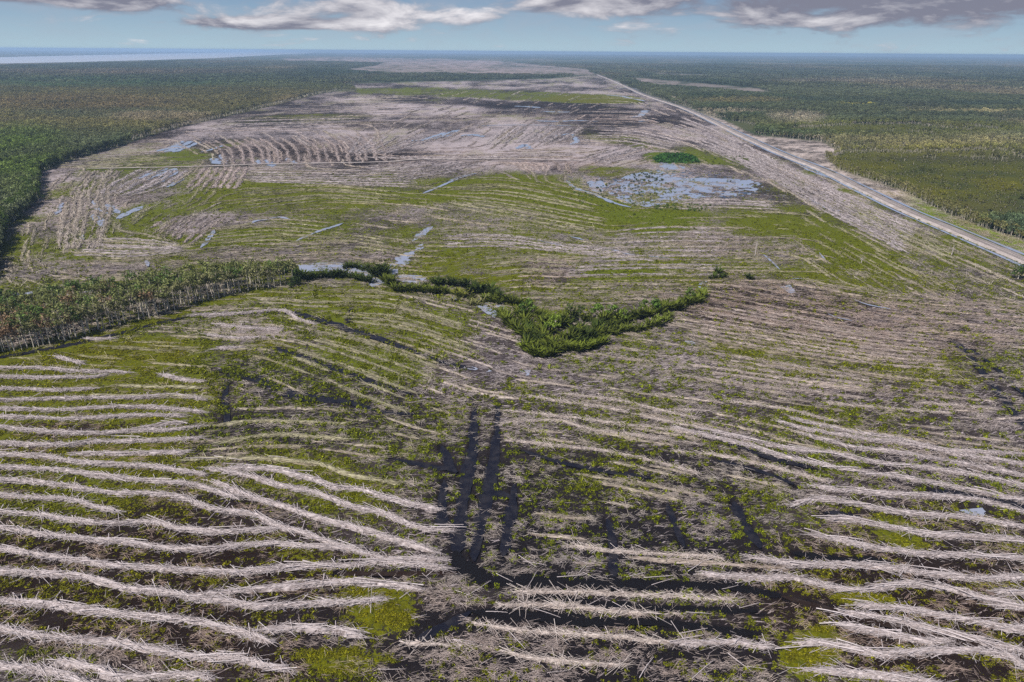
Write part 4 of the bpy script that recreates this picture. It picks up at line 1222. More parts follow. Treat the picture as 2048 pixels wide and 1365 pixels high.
# the thin straight bank with a track in the far field
_t = M1((330, 494), (620, 489), (1000, 481), (1350, 468), (2048, 455)) + M2((400, 440), (900, 438), (1400, 446))
ribbon('field_track', _t, 4.5, .9, M_ROAD, .2, 4.0, 901, label='thin straight pale track across the far field')
ribbon('field_track', [(u, v + 2.6) for u, v in _t], 2.2, .15, M_BROWNRUT, .3, 4.0, 902, label='dark rut beside the thin straight track')


# ------------------------------------------------------------------ felled poles, one object each
def log_mesh(seed):
    r = np.random.default_rng(seed)
    n, k = 5, 6
    V, q = [], []
    bx, bz = r.uniform(-.03, .03), r.uniform(0, .012)
    for i in range(n):
        f = i / (n - 1)
        rad = .5 * (1 - .55 * f)
        for j in range(k):
            a = 2 * math.pi * j / k
            V.append((f - .5, bx * math.sin(f * math.pi) + .028 * rad * math.cos(a), bz * math.sin(f * math.pi) + .028 * rad * math.sin(a)))
    for i in range(n - 1):
        for j in range(k):
            q.append((i * k + j, i * k + (j + 1) % k, (i + 1) * k + (j + 1) % k, (i + 1) * k + j))
    tone = list(np.repeat(r.uniform(.55, .95), len(V)))
    V, q = np.array(V), np.array(q)
    m = 4
    xs = r.uniform(-.1, .45, m)
    V2, q2, t2 = sticks(xs, r.normal(0, .012, m), np.abs(r.normal(.01, .01, m)), r.uniform(-.7, .7, m) + r.choice([0, 3.14], m), r.uniform(0, .25, m), r.uniform(.06, .16, m), np.full(m, .004), np.full(m, .8))
    return new_mesh('felled_pole', np.concatenate([V, V2]), quads=np.concatenate([q, q2 + len(V)]), attrs={'tone': np.concatenate([tone, t2])}, mat=M_BRUSH, smooth=True)


def build_logs():
    protos = [log_mesh(20 + i) for i in range(7)]
    r = np.random.default_rng(77)
    n_done = 0
    sets = [(LEFT_ROWS[:13] + [m[0] for m in MIDLEFT[:9]], 135, lambda k: ('bare pale pole lying along the %s brush row up from the bottom left corner' % ORD[k]) if k < 13 else 'bare pole on the ' + MIDLEFT[k - 13][1], 'poles in the left brush rows'),
            (RIGHT_ROWS[:12] + [m[0] for m in MIDRIGHT[:4]], 115, lambda k: ('bare pale pole lying along the %s brush row up from the bottom right corner' % ORD[k]) if k < 12 else 'bare pole on the ' + MIDRIGHT[k - 12][1], 'poles in the right brush rows')]
    for rows, n, lab, grp in sets:
        lines = [pxline(p, 2.0) for p in rows]
        ws = np.array([len(l) for l in lines], float)
        for i in range(n):
            li = r.choice(len(lines), p=ws / ws.sum())
            l = lines[li]
            k = r.integers(0, len(l) - 1)
            d = l[k + 1] - l[k]
            L = r.uniform(5.5, 11)
            o = put('felled_pole', protos[r.integers(7)], (l[k][0] + r.normal(0, .7), l[k][1] + r.normal(0, .7), r.uniform(.75, 1.1)),
                    (r.normal(0, .4), r.normal(0, .035), math.atan2(d[1], d[0]) + r.normal(0, .16) + (math.pi if r.random() < .4 else 0)), L, label=lab(li), cat='felled pole', group=grp + ' ' + str(li))
    # loose poles across the trampled middle
    loose = [(900, 1330, 1020, 1365), (1080, 1310, 40, 0)]
    for i in range(50):
        u, v = r.uniform(760, 1640), r.uniform(1120, 1350)
        g = unproj(u, v)
        put('felled_pole', protos[r.integers(7)], (g[0], g[1], r.uniform(.25, .5)), (r.normal(0, .4), r.normal(0, .06), r.normal(0, .55)), r.uniform(3.5, 7.5),
            label='loose grey pole lying across the trampled ground at the bottom centre', cat='felled pole', group='loose poles at the bottom centre')


build_logs()


# ------------------------------------------------------------------ scattered stuff through instances on points
def scatter(name, pts, rot, scl, idx, tint, protos, label, category=None, up=None):
    me = bpy.data.meshes.new(name)
    n = len(pts)
    me.vertices.add(n)
    me.vertices.foreach_set('co', np.asarray(pts, np.float32).ravel())
    a = me.attributes.new('rot', 'FLOAT_VECTOR', 'POINT')
    a.data.foreach_set('vector', np.asarray(rot, np.float32).ravel())
    s3 = np.asarray(scl, np.float32)
    if s3.ndim == 1:
        s3 = np.repeat(s3[:, None], 3, 1)
    a = me.attributes.new('scl', 'FLOAT_VECTOR', 'POINT')
    a.data.foreach_set('vector', s3.ravel())
    a = me.attributes.new('idx', 'INT', 'POINT')
    a.data.foreach_set('value', np.asarray(idx, np.int32))
    a = me.attributes.new('tint', 'FLOAT_COLOR', 'POINT')
    tt = np.concatenate([np.asarray(tint, np.float32), np.ones((n, 1), np.float32)], 1)
    a.data.foreach_set('color', tt.ravel())
    col = bpy.data.collections.new(name + '_kinds')
    for i, pm in enumerate(protos):
        col.objects.link(bpy.data.objects.new('%s_kind_%02d' % (name, i), pm))
    ng = bpy.data.node_groups.new(name, 'GeometryNodeTree')
    ng.interface.new_socket('Geometry', in_out='INPUT', socket_type='NodeSocketGeometry')
    ng.interface.new_socket('Geometry', in_out='OUTPUT', socket_type='NodeSocketGeometry')
    N, Lk = ng.nodes, ng.links
    gi, go = N.new('NodeGroupInput'), N.new('NodeGroupOutput')
    ip = N.new('GeometryNodeInstanceOnPoints')
    ci = N.new('GeometryNodeCollectionInfo')
    ci.inputs['Collection'].default_value = col
    ci.inputs['Separate Children'].default_value = True
    ci.inputs['Reset Children'].default_value = True

    def na(nm, typ):
        q = N.new('GeometryNodeInputNamedAttribute')
        q.data_type = typ
        q.inputs[0].default_value = nm
        return q.outputs[0]
    e2r = N.new('FunctionNodeEulerToRotation')
    Lk.new(na('rot', 'FLOAT_VECTOR'), e2r.inputs[0])
    Lk.new(gi.outputs[0], ip.inputs['Points'])
    Lk.new(ci.outputs[0], ip.inputs['Instance'])
    ip.inputs['Pick Instance'].default_value = True
    Lk.new(na('idx', 'INT'), ip.inputs['Instance Index'])
    Lk.new(e2r.outputs[0], ip.inputs['Rotation'])
    Lk.new(na('scl', 'FLOAT_VECTOR'), ip.inputs['Scale'])
    Lk.new(ip.outputs[0], go.inputs[0])
    o = put(name, me, label=label, cat=category, kind='stuff')
    md = o.modifiers.new('scatter', 'NODES')
    md.node_group = ng
    return o


def leaf_mat(name, mode, soft=0.35, dry=0.3):
    m, t, bs = mat(name)
    P = t.n('ShaderNodeNewGeometry').outputs['Position']
    tone = t.n('ShaderNodeAttribute', attribute_name='tone').outputs['Fac']
    if mode == 'inst':
        tint = t.n('ShaderNodeAttribute', attribute_type='INSTANCER', attribute_name='tint').outputs['Color']
    else:
        tint = t.n('ShaderNodeObjectInfo').outputs['Color']
    c = t.mix(1.0, tint, t.mix(tone, (0.42, 0.42, 0.38), (1.55, 1.5, 1.35)), 'MULTIPLY')
    c = t.mix(t.mr(t.noise(P, 0.9, 3.0, 0.6), 0.5, 0.75, 0, dry), c, (0.15, 0.11, 0.05))
    t.link(c, bs.inputs['Base Color'])
    bs.inputs['Roughness'].default_value = 0.75
    bs.inputs['Specular IOR Level'].default_value = 0.10
    tr = t.n('ShaderNodeBsdfTranslucent', ins={0: c})
    mx = t.n('ShaderNodeMixShader', ins={0: soft * .6})
    out = [x for x in t.t.nodes if x.type == 'OUTPUT_MATERIAL'][0]
    t.link(bs.outputs[0], mx.inputs[1])
    t.link(tr.outputs[0], mx.inputs[2])
    t.link(mx.outputs[0], out.inputs[0])
    return m


M_GRASS = leaf_mat('weed_leaves', 'inst')
M_LEAF_I = leaf_mat('forest_leaves', 'inst')
M_LEAF = leaf_mat('tree_leaves', 'obj', dry=.2)
M_FROND = leaf_mat('palm_fronds', 'obj', dry=.12)


def bark_mat():
    m, t, bs = mat('pale_bark')
    P = t.n('ShaderNodeNewGeometry').outputs['Position']
    c = t.mix(t.noise(P, 1.2, 4.0, 0.65), (0.30, 0.25, 0.19), (0.70, 0.62, 0.50))
    t.link(c, bs.inputs['Base Color'])
    bs.inputs['Roughness'].default_value = 0.9
    return m


M_BARK = bark_mat()


def leaf_cloud(r, n, blobs, size, flat=.6):
    """many leaf-sized quads spread through a set of ellipsoids (cx, cy, cz, rx, ry, rz)"""
    B = np.array(blobs, float)
    vol = B[:, 3] * B[:, 4] * B[:, 5]
    k = r.choice(len(B), n, p=vol / vol.sum())
    d = r.normal(0, 1, (n, 3))
    d /= np.linalg.norm(d, axis=1)[:, None]
    rad = r.uniform(.35, 1, n) ** .5
    c = B[k, :3] + d * rad[:, None] * B[k, 3:6]
    nrm = d + r.normal(0, flat, (n, 3)) + np.array([0, 0, .5])
    nrm /= np.linalg.norm(nrm, axis=1)[:, None]
    a = np.cross(nrm, r.normal(0, 1, (n, 3)))
    a /= np.linalg.norm(a, axis=1)[:, None]
    b = np.cross(nrm, a)
    s = size * r.uniform(.6, 1.4, n)
    a *= s[:, None]
    b *= (s * r.uniform(.45, .8, n))[:, None]
    bend = nrm * (s * .25)[:, None]
    V = np.stack([c - a, c - b * .9 + bend, c + a * 1.1, c + b + bend], 1).reshape(-1, 3)
    q = np.arange(n * 4).reshape(n, 4)
    tone = np.repeat(np.clip(r.normal(.5, .26, n), 0, 1), 4)
    return V, q, tone


def tube(path, rad, k=5):
    path = np.array(path, float)
    V, q = [], []
    for i, p in enumerate(path):
        for j in range(k):
            a = 2 * math.pi * j / k
            V.append((p[0] + rad[i] * math.cos(a), p[1] + rad[i] * math.sin(a), p[2]))
    for i in range(len(path) - 1):
        for j in range(k):
            q.append((i * k + j, i * k + (j + 1) % k, (i + 1) * k + (j + 1) % k, (i + 1) * k + j))
    return np.array(V), np.array(q)


def merge(*parts):
    V, q, t, mi, off = [], [], [], [], 0
    for p in parts:
        v, f, tt, m = p
        V.append(v)
        q.append(f + off)
        t.append(tt)
        mi.append(np.full(len(f), m))
        off += len(v)
    return np.concatenate(V), np.concatenate(q), np.concatenate(t), np.concatenate(mi)


def tree_shape(seed, h, kind):
    """trunk with limbs + crown of leaf clumps; returns (trunk V,q), (crown V,q,tone)"""
    r = np.random.default_rng(seed)
    lean = r.normal(0, .03, 2) * h
    if kind == 'swamp':          # slender pale trunk, thin open crown in the upper half
        tr = .19
        top = h * .93
        blobs = []
        for i in range(8):
            f = r.uniform(.62, .98)
            w = h * (.13 if f < .8 else .10)
            blobs.append((lean[0] * f + r.normal(0, .10 * h), lean[1] * f + r.normal(0, .10 * h), f * h, w, w, h * .085))
        n, sz = 160, .40
    elif kind == 'broad':         # broad rounded crown down to low limbs
        tr = .2
        top = h * .8
        blobs = []
        for i in range(11):
            a = r.uniform(0, 6.28)
            f = r.uniform(.35, .95)
            rr = h * .30 * math.sqrt(max(.05, 1 - ((f - .55) / .5) ** 2)) * r.uniform(.5, 1.1)
            w = h * r.uniform(.13, .20)
            blobs.append((rr * math.cos(a), rr * math.sin(a), f * h, w, w, w * .8))
        n, sz = 330, .5
    elif kind == 'scrub':          # thicket tree with upright thin crown
        tr = .10
        top = h * .9
        blobs = []
        for i in range(6):
            f = r.uniform(.55, .95)
            blobs.append((r.normal(0, .09 * h), r.normal(0, .09 * h), f * h, h * .11, h * .11, h * .10))
        n, sz = 110, .42
    else:                          # bush
        tr = .08
        top = h * .6
        blobs = []
        for i in range(9):
            a = r.uniform(0, 6.28)
            rr = h * r.uniform(0, .45)
            blobs.append((rr * math.cos(a), rr * math.sin(a), h * r.uniform(.2, .75), h * .24, h * .24, h * .24))
        n, sz = 240, .36
    path = [(lean[0] * f + math.sin(f * 5 + seed) * .02 * h * f, lean[1] * f, f * top - (.3 if f == 0 else 0)) for f in (0, .25, .5, .75, 1)]
    tv, tq = tube(path, [tr * 1.2, tr, tr * .8, tr * .5, tr * .2])
    V, Q = [tv], [tq]
    off = len(tv)
    for b in blobs[:5]:
        f = max(.25, min(.8, b[2] / h - .18))
        s0 = (lean[0] * f, lean[1] * f, f * top)
        lv, lq = tube([s0, ((s0[0] + b[0]) / 2, (s0[1] + b[1]) / 2, (s0[2] + b[2]) / 2), (b[0], b[1], b[2])], [tr * .45, tr * .3, tr * .1], 3)
        V.append(lv)
        Q.append(lq + off)
        off += len(lv)
    return (np.concatenate(V), np.concatenate(Q)), leaf_cloud(r, n, blobs, sz)


def split_tree(seed, h, kind, leaf=M_LEAF if 'M_LEAF' in globals() else None):
    (tv, tq), (cv, cq, ct) = tree_shape(seed, h, kind)
    return new_mesh('trunk', tv, quads=tq, mat=M_BARK, smooth=True), new_mesh('crown', cv, quads=cq, attrs={'tone': ct}, mat=leaf)


def joint_tree(seed, h, kind):
    (tv, tq), (cv, cq, ct) = tree_shape(seed, h, kind)
    V, q, t, mi = merge((tv, tq, np.full(len(tv), .6), 0), (cv, cq, ct, 1))
    me = new_mesh('forest_tree', V, quads=q, attrs={'tone': t}, mat=[M_BARK, M_LEAF_I])
    me.polygons.foreach_set('material_index', mi.astype(np.int32))
    return me


def canopy_patch(seed):
    r = np.random.default_rng(seed)
    blobs = []
    for i in range(26):
        a, rr = r.uniform(0, 6.28), 24 * math.sqrt(r.random())
        w = r.uniform(2.5, 5.0)
        blobs.append((rr * math.cos(a), rr * math.sin(a), r.uniform(6, 11), w, w, w * .8))
    V, q, t = leaf_cloud(r, 420, blobs, 1.5)
    return new_mesh('canopy', V, quads=q, attrs={'tone': t}, mat=M_LEAF_I)


# --- brush litter and weeds on the open ground
def build_ground_scatter():
    r = np.random.default_rng(5)
    # litter: bundles of thin sticks
    protos = []
    for k in range(8):
        n = 9
        V, q, t = sticks(r.normal(0, .8, n), r.normal(0, .55, n), np.abs(r.normal(.15, .12, n)) + .03, r.normal(0, .35, n) + (r.random(n) < .25) * r.uniform(-1.4, 1.4, n),
                         r.normal(.05, .10, n), r.uniform(1.0, 3.4, n), r.uniform(.028, .060, n), np.clip(r.normal(.74, .22, n), 0, 1))
        protos.append(new_mesh('litter', V, quads=q, attrs={'tone': t}, mat=M_LITTER))
    n = 130000
    u, v = r.uniform(-160, 2210, n), 240 + 1160 * r.random(n) ** 1.10
    g = unproj(u, v)
    C = cover_at(g[:, 0], g[:, 1])
    tuft = sstep(fbm(g[:, 0] * .32, g[:, 1], 3.4, 150, 3), .46, .62)
    p = np.clip(.01 + .50 * C['S'] * np.clip(1.15 - C['G'], .2, 1) * np.where(v > 800, .30 + 1.0 * tuft, .75) + .17 * C['K'] * tuft * (v > 850), 0, 1) * (C['F'] > .5) + .9 * (poly_sd(u, v, RIGHT_STRIP) > -1)
    k = r.random(n) < p
    # keep off the wheel ruts and the road with its ditches
    k &= poly_sd(g[:, 0], g[:, 1], ROAD_ZONE) < 0
    k &= rut_mask(g) > np.where(v > 830, .8, -.25)
    g, u, v = g[k], u[k], v[k]
    Cg, CB = C['G'][k], C['B'][k]
    m = len(g)
    ang = np.array([flow_at(a, b) for a, b in g]) + r.normal(0, 1, m) * np.where(v > 760, .42, .16)
    d = np.hypot(g[:, 0], g[:, 1])
    s = r.uniform(.6, 1.25, m) * np.clip(d / 190, .85, 2.2)
    tint = np.ones((m, 3)) * r.uniform(.72, 1.08, m)[:, None]
    tint *= 1 - np.clip(Cg, 0, 1)[:, None] * np.array([.10, .04, .42])
    tint *= 1 - (CB * .30)[:, None] * np.array([.4, .9, 1.2])
    scatter('branch_litter', np.concatenate([g, ground_z(g[:, 0], g[:, 1])[:, None] + .02], 1), np.stack([np.zeros(m), np.where((v > 1080) & (r.random(m) < .22), r.uniform(-.9, .9, m), 0), ang], -1), s, r.integers(0, 8, m), tint, protos,
            'loose bleached sticks and twigs littering the cleared ground', 'branch litter')
    # weeds
    protos = []
    for kx in range(6):
        V, q, t = leaf_cloud(r, 15, [(0, 0, .22, .5, .5, .22), (.4, .2, .16, .35, .35, .18), (-.35, .25, .2, .3, .3, .2)], .20, .8)
        V2, q2, t2 = sticks(r.normal(0, .25, 4), r.normal(0, .25, 4), np.full(4, .3), r.uniform(0, 6.28, 4), r.uniform(.6, 1.3, 4), r.uniform(.5, .9, 4), np.full(4, .02), np.full(4, .6))
        protos.append(new_mesh('weed', np.concatenate([V, V2]), quads=np.concatenate([q, q2 + len(V)]), attrs={'tone': np.concatenate([t, t2])}, mat=M_GRASS))
    n = 190000
    u, v = r.uniform(-160, 2210, n), 340 + 1060 * r.random(n)
    g = unproj(u, v)
    C = cover_at(g[:, 0], g[:, 1])
    clump = np.where(v > 760, fbm(g[:, 0] * .55, g[:, 1], 2.6, 120, 3), fbm(g[:, 0], g[:, 1], 5.0, 120, 3))
    p = np.clip(C['G'] * np.where(v > 760, 1.15, 1.5) * sstep(clump, .36, .6), 0, 1) * (C['F'] > .5)
    k = (r.random(n) < p) & (rut_mask(g) > np.where(v > 830, .5, -.3))
    g = g[k]
    m = len(g)
    d = np.hypot(g[:, 0], g[:, 1])
    Yk, Gk = np.clip(C['Y'][k], -.6, 1)[:, None], C['G'][k][:, None]
    a, b = np.array((.125, .175, .010)), np.array((.18, .165, .005))
    tint = (a * (1 - Yk) + b * Yk) * r.uniform(.6, 1.3, m)[:, None]
    # moss flats stay low, weed clumps stand up
    s = r.uniform(.7, 1.5, m) * np.clip(d / 180, .85, 1.35)
    zz = np.where(C['Y'][k] > .6, .55, 1.0)
    scatter('weeds', np.concatenate([g, ground_z(g[:, 0], g[:, 1])[:, None]], 1), np.stack([np.zeros(m), np.zeros(m), r.uniform(0, 6.28, m)], -1), np.stack([s, s, s * zz], -1), r.integers(0, 6, m),
            tint, protos, 'green weeds and grass growing over the cleared ground', 'weeds')


build_ground_scatter()


# ------------------------------------------------------------------ trees and palms that can be told apart
def in_poly(poly, n, r, jitter=0):
    P = np.array(poly, float)
    lo, hi = P.min(0), P.max(0)
    out = np.zeros((0, 2))
    while len(out) < n:
        q = lo + (hi - lo) * r.random((n * 3, 2))
        out = np.concatenate([out, q[poly_sd(q[:, 0], q[:, 1], poly) > 0]])
    return out[:n]


def plant_tree(name, protos, xy, sc, color, label, cat, group, r):
    e = put(name, None, (xy[0], xy[1], -.05), r.uniform(0, 6.28), sc * (1.25 if name == 'swamp_tree' else 1), label=label, cat=cat, group=group)
    tr, cw = protos[r.integers(len(protos))]
    put('trunk', tr, parent=e)
    put('crown', cw, parent=e, color=tuple(color))
    return e


BELT_FRONT = [(-90, 722), (0, 705), (49, 699), (88, 693), (117, 687), (176, 668), (225, 654), (273, 640), (332, 625), (371, 611), (428, 598), (467, 588), (526, 578), (586, 571)]
BELT_BACK = [(575, 562), (520, 562), (467, 566), (400, 575), (312, 586), (244, 598), (117, 622), (0, 642), (-90, 656)]


def where(u):
    return 'left end' if u < 110 else ('left half' if u < 260 else ('right half' if u < 430 else 'right end'))


def build_belt():
    r = np.random.default_rng(31)
    sw = [split_tree(60 + i, 12.0, 'swamp', M_LEAF) for i in range(9)]
    # spread by poisson-like rejection
    cand = in_poly(BELT_FRONT + BELT_BACK, 6000, r)
    gx = unproj(cand[:, 0], cand[:, 1])
    got = []
    for i in range(len(cand)):
        if all((gx[i][0] - a) ** 2 + (gx[i][1] - b) ** 2 > 3.1 ** 2 for a, b in ((gx[j][0], gx[j][1]) for j in got)):
            got.append(i)
        if len(got) >= 190:
            break
    front = pxline(BELT_FRONT, 3.0)
    fpts = [p + r.normal(0, .5, 2) for p in front if r.random() < .9][:70]
    for p in fpts:
        u, v = proj(p[0], p[1])
        red = r.random() < (.5 if u < 150 else .06)
        c = np.array((.26, .17, .11) if red else (.19, .19, .09)) * r.uniform(.8, 1.2)
        lab = 'slender swamp tree with rusty thin crown at the front of the belt' if red else 'slender pale-trunked tree in the front line at the %s of the tree belt' % where(u)
        plant_tree('swamp_tree', sw, p, r.uniform(.72, 1.05), c, lab, 'tree', 'rusty trees of the belt' if red else 'front trees of the belt, ' + where(u), r)
    for j in got:
        u, v = cand[j]
        back = poly_sd(np.array([u]), np.array([v]), BELT_FRONT + BELT_BACK)[0]
        q = r.random()
        lo, look = np.array((.155, .175, .062)), 'slender grey-green'
        if q < .22:
            lo, look = np.array((.10, .16, .04)), 'fuller dark green'
        elif q < .30 and u < 250:
            lo, look = np.array((.24, .165, .10)), 'rusty brown'
        plant_tree('swamp_tree', sw, gx[j], r.uniform(.8, 1.12), lo * r.uniform(.75, 1.25),
                   look + ' tree inside the %s of the crowded tree belt' % where(u), 'tree', look + ' trees in the belt, ' + where(u), r)
    # dark bushes along the channel behind the belt and at its right end
    bs = [split_tree(90 + i, 5.0, 'bush', M_LEAF) for i in range(6)]
    spots = [(x, 600 - x * .02 + r.normal(0, 3)) for x in np.linspace(-60, 45, 11)] + [(78, 592), (88, 593), (100, 588), (115, 589), (124, 586), (140, 584), (150, 586), (162, 583)] + \
            [(u, 590 - (u - 185) * .16 + r.normal(0, 3)) for u in np.linspace(188, 400, 26)] + [(u, 562 - (u - 400) * .09 + r.normal(0, 2)) for u in np.linspace(400, 592, 24)] + \
            [(588, 566), (592, 560), (594, 572), (585, 574), (590, 552)]
    for u, v in spots:
        plant_tree('dark_bush', bs, unproj(u, v), r.uniform(.7, 1.35), np.array((.050, .080, .022)) * r.uniform(.7, 1.5), 'dark green bush on the channel bank behind the left tree belt', 'bush', 'bushes behind the tree belt', r)


def palm_mesh(seed, nf, length, up):
    r = np.random.default_rng(seed)
    V, q, t = [], [], []
    off = 0
    for k in range(nf):
        a = 2 * math.pi * k / nf + r.normal(0, .25)
        e0 = r.uniform(up - .25, up + .22)
        L = length * r.uniform(.7, 1.1)
        n = 6
        p = np.array([math.cos(a) * .15, math.sin(a) * .15, 0.0])
        el = e0
        dirs = []
        pts = []
        for i in range(n):
            pts.append(p.copy())
            d = np.array([math.cos(a) * math.cos(el), math.sin(a) * math.cos(el), math.sin(el)])
            dirs.append(d)
            p = p + d * L / (n - 1)
            el -= r.uniform(.10, .28)
        s = np.array([-math.sin(a), math.cos(a), 0])
        tw = r.uniform(-.5, .5)
        tone = np.clip(r.normal(.5, .25), 0, 1)
        for i in range(n):
            w = L * .050 * math.sin(math.pi * (.12 + .84 * i / (n - 1))) * 1.25
            upv = np.cross(s, dirs[i])
            ss = s * math.cos(tw) + upv * math.sin(tw)
            V += [pts[i] - ss * w - upv * w * -.25, pts[i], pts[i] + ss * w - upv * w * -.25]
            t += [tone * .85, tone, min(1, tone * 1.15)]
            if i:
                b = off + (i - 1) * 3
                q += [(b, b + 1, b + 4, b + 3), (b + 1, b + 2, b + 5, b + 4)]
        off += n * 3
    return new_mesh('fronds', np.array(V), quads=np.array(q), attrs={'tone': np.array(t)}, mat=M_FROND)


def build_palms():
    r = np.random.default_rng(41)
    protos = [palm_mesh(130 + i, 26, 5.6, 1.22) for i in range(7)]
    short = [palm_mesh(150 + i, 13, 3.6, 1.05) for i in range(4)]

    def palm(u, v, sc, col, lab, grp, sh=False):
        g = unproj(u, v)
        put('swamp_palm', (short if sh else protos)[r.integers(4 if sh else 7)], (g[0], g[1], -.1), r.uniform(0, 6.28), sc * 1.34, label=lab, cat='palm', group=grp, color=tuple(col))

    def line(pts, n, jit, sc, col, lab, grp):
        P = np.array(pts, float)
        g = resample(P, 1.0)
        for i in range(n):
            k = int((i + r.random()) / n * (len(g) - 1))
            palm(g[k][0] + r.normal(0, jit), g[k][1] + r.normal(0, jit * .45), r.uniform(*sc), np.array(col) * r.uniform(.6, 1.35), lab, grp)
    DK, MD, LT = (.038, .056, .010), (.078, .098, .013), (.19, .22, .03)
    line([(602, 560), (640, 556), (680, 553), (715, 560), (740, 568)], 24, 3, (.6, .9), DK, 'dark upright palm in the row beside the channel water', 'palms of the left row')
    line([(685, 538), (710, 536), (740, 540)], 9, 3, (.55, .8), DK, 'dark palm on the far bank of the channel', 'palms of the far bank')
    line([(748, 552), (762, 548), (775, 556)], 12, 4, (.8, 1.15), DK, 'palm in the tall clump at the channel bend', 'palms at the channel bend')
    line([(770, 565), (790, 570)], 7, 4, (.6, .9), MD, 'palm at the right foot of the channel bend clump', 'palms at the channel bend')
    line([(785, 582), (830, 584), (880, 588), (905, 592)], 19, 3, (.55, .85), MD, 'green palm in the row running right from the bend', 'palms of the middle row')
    line([(855, 574), (890, 570), (925, 574), (950, 578)], 12, 4, (.7, 1.0), DK, 'dark palm in the back row of the palm line', 'palms of the middle row back')
    line([(915, 592), (925, 596)], 4, 3, (.7, .9), (.16, .17, .03), 'yellow palm in the middle of the palm line', 'yellow palms')
    line([(940, 590), (965, 588), (985, 594), (1005, 600)], 12, 5, (.75, 1.05), DK, 'dark palm right of the yellow palms', 'palms right of the yellow ones')
    line([(960, 602), (990, 606), (1020, 606), (1048, 612)], 12, 4, (.6, .9), MD, 'palm left of the tall green trees', 'palms left of the green trees')
    line([(1000, 632), (1015, 645), (1035, 662), (1050, 672)], 14, 4, (.7, .95), MD, 'palm in the left front row of the big clump', 'palms of the left front row')
    MAIN = [(1030, 626), (1060, 622), (1090, 636), (1180, 640), (1250, 640), (1262, 655), (1215, 668), (1207, 688), (1160, 702), (1112, 702), (1105, 712), (1062, 710), (1042, 690), (1050, 668)]
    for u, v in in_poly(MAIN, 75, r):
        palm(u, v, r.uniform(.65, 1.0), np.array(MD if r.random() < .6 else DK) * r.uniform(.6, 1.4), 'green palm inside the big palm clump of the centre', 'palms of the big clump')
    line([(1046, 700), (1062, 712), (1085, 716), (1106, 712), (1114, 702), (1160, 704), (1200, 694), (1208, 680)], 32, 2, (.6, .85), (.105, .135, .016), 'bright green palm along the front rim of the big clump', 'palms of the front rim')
    line([(1210, 672), (1240, 664), (1282, 662), (1320, 650), (1345, 632)], 24, 4, (.5, .8), (.105, .13, .022), 'short green palm in the right front row of the clump', 'palms of the right front row')
    line([(1262, 640), (1300, 632), (1345, 620), (1378, 612), (1402, 600), (1404, 588)], 26, 4, (.7, 1.0), MD, 'palm in the right tail of the palm clump', 'palms of the right tail')
    for u, v, s in ((1428, 556, .6), (1436, 549, .9), (1442, 557, .5), (1450, 556, .5), (1420, 558, .4)):
        palm(u, v, s, np.array(DK) * 1.2, 'lone small palm right of the palm clump tail', 'lone palms right of the clump')
    for u, v in ((1496, 558), (1500, 560)):
        palm(u, v, .6, np.array(DK), 'lone dark palm standing in the open brown field', 'palms in the open field')
    for u, v in ((1078, 738), (1098, 740), (1115, 738), (1175, 722), (1222, 722)):
        palm(u, v, .55, np.array(LT), 'low yellow-green palm on the mud in front of the clump', 'palms on the mud', True)
    for k in range(7):
        palm(755 + r.normal(0, 14) + k * 7, 540 - k * 6 + r.normal(0, 3), r.uniform(.4, .7), np.array((.075, .075, .03)), 'thin dull palm standing in the channel reach', 'palms in the channel reach', True)
    for k in range(9):
        palm(900 + r.uniform(0, 90), 600 + r.uniform(0, 14), r.uniform(.6, 1.0), np.array((.17, .17, .07)), 'pale low palm at the water pocket edge', 'palms at the water pocket', True)
    lb = [split_tree(190 + i, 4.6, 'bush', M_LEAF) for i in range(5)]
    for u, v in in_poly(MAIN, 26, r):
        plant_tree('leafy_bush', lb, unproj(u, v), r.uniform(.7, 1.15), np.array((.10, .125, .018)) * r.uniform(.6, 1.3), 'rounded olive bush among the palms of the big clump', 'bush', 'bushes in the big clump', r)
    for k in range(26):
        f = r.random()
        u, v = (770 + f * 270 + r.normal(0, 4), 572 + f * 36 + r.normal(0, 5)) if k < 14 else (1260 + f * 140 + r.normal(0, 5), 640 - f * 44 + r.normal(0, 4))
        plant_tree('leafy_bush', lb, unproj(u, v), r.uniform(.5, .9), np.array((.08, .10, .018)) * r.uniform(.6, 1.3), 'rounded olive bush along the narrow palm line', 'bush', 'bushes along the palm line', r)
    # broadleaf trees in the clump
    bt = [split_tree(170 + i, 8.0, 'broad', M_LEAF) for i in range(5)]
    for u, v, s, c, lab in ((1062, 630, 1.0, (.075, .12, .02), 'bright green round tree at the left of the palm clump'), (1045, 632, .8, (.05, .085, .018), 'darker round tree left of the bright green one'),
                            (1111, 664, 1.05, (.105, .15, .02), 'lime green tree in the middle of the palm clump'), (1097, 668, .8, (.085, .125, .02), 'smaller green tree left of the lime green one'),
                            (1194, 636, 1.0, (.07, .115, .018), 'dense green tree at the back of the clump'), (1222, 640, .95, (.075, .125, .022), 'bright green tree right of the dense back tree'),
                            (1247, 645, .8, (.09, .13, .02), 'light green tree at the right end of the back trees'), (1285, 625, .85, (.07, .11, .018), 'left tree of the right-hand pair by the tail'),
                            (1310, 626, .95, (.055, .10, .018), 'right tree of the right-hand pair by the tail'), (1317, 652, .75, (.11, .14, .022), 'yellow-green bush tree in the right front row'),
                            (1379, 604, .9, (.06, .095, .018), 'small tree at the tip of the palm tail'), (2036, 558, 1.1, (.035, .06, .015), 'dark round bush at the right edge by the road')):
        plant_tree('green_tree', bt, unproj(u, v), s, np.array(c) * 1.5, lab, 'tree', None, r)
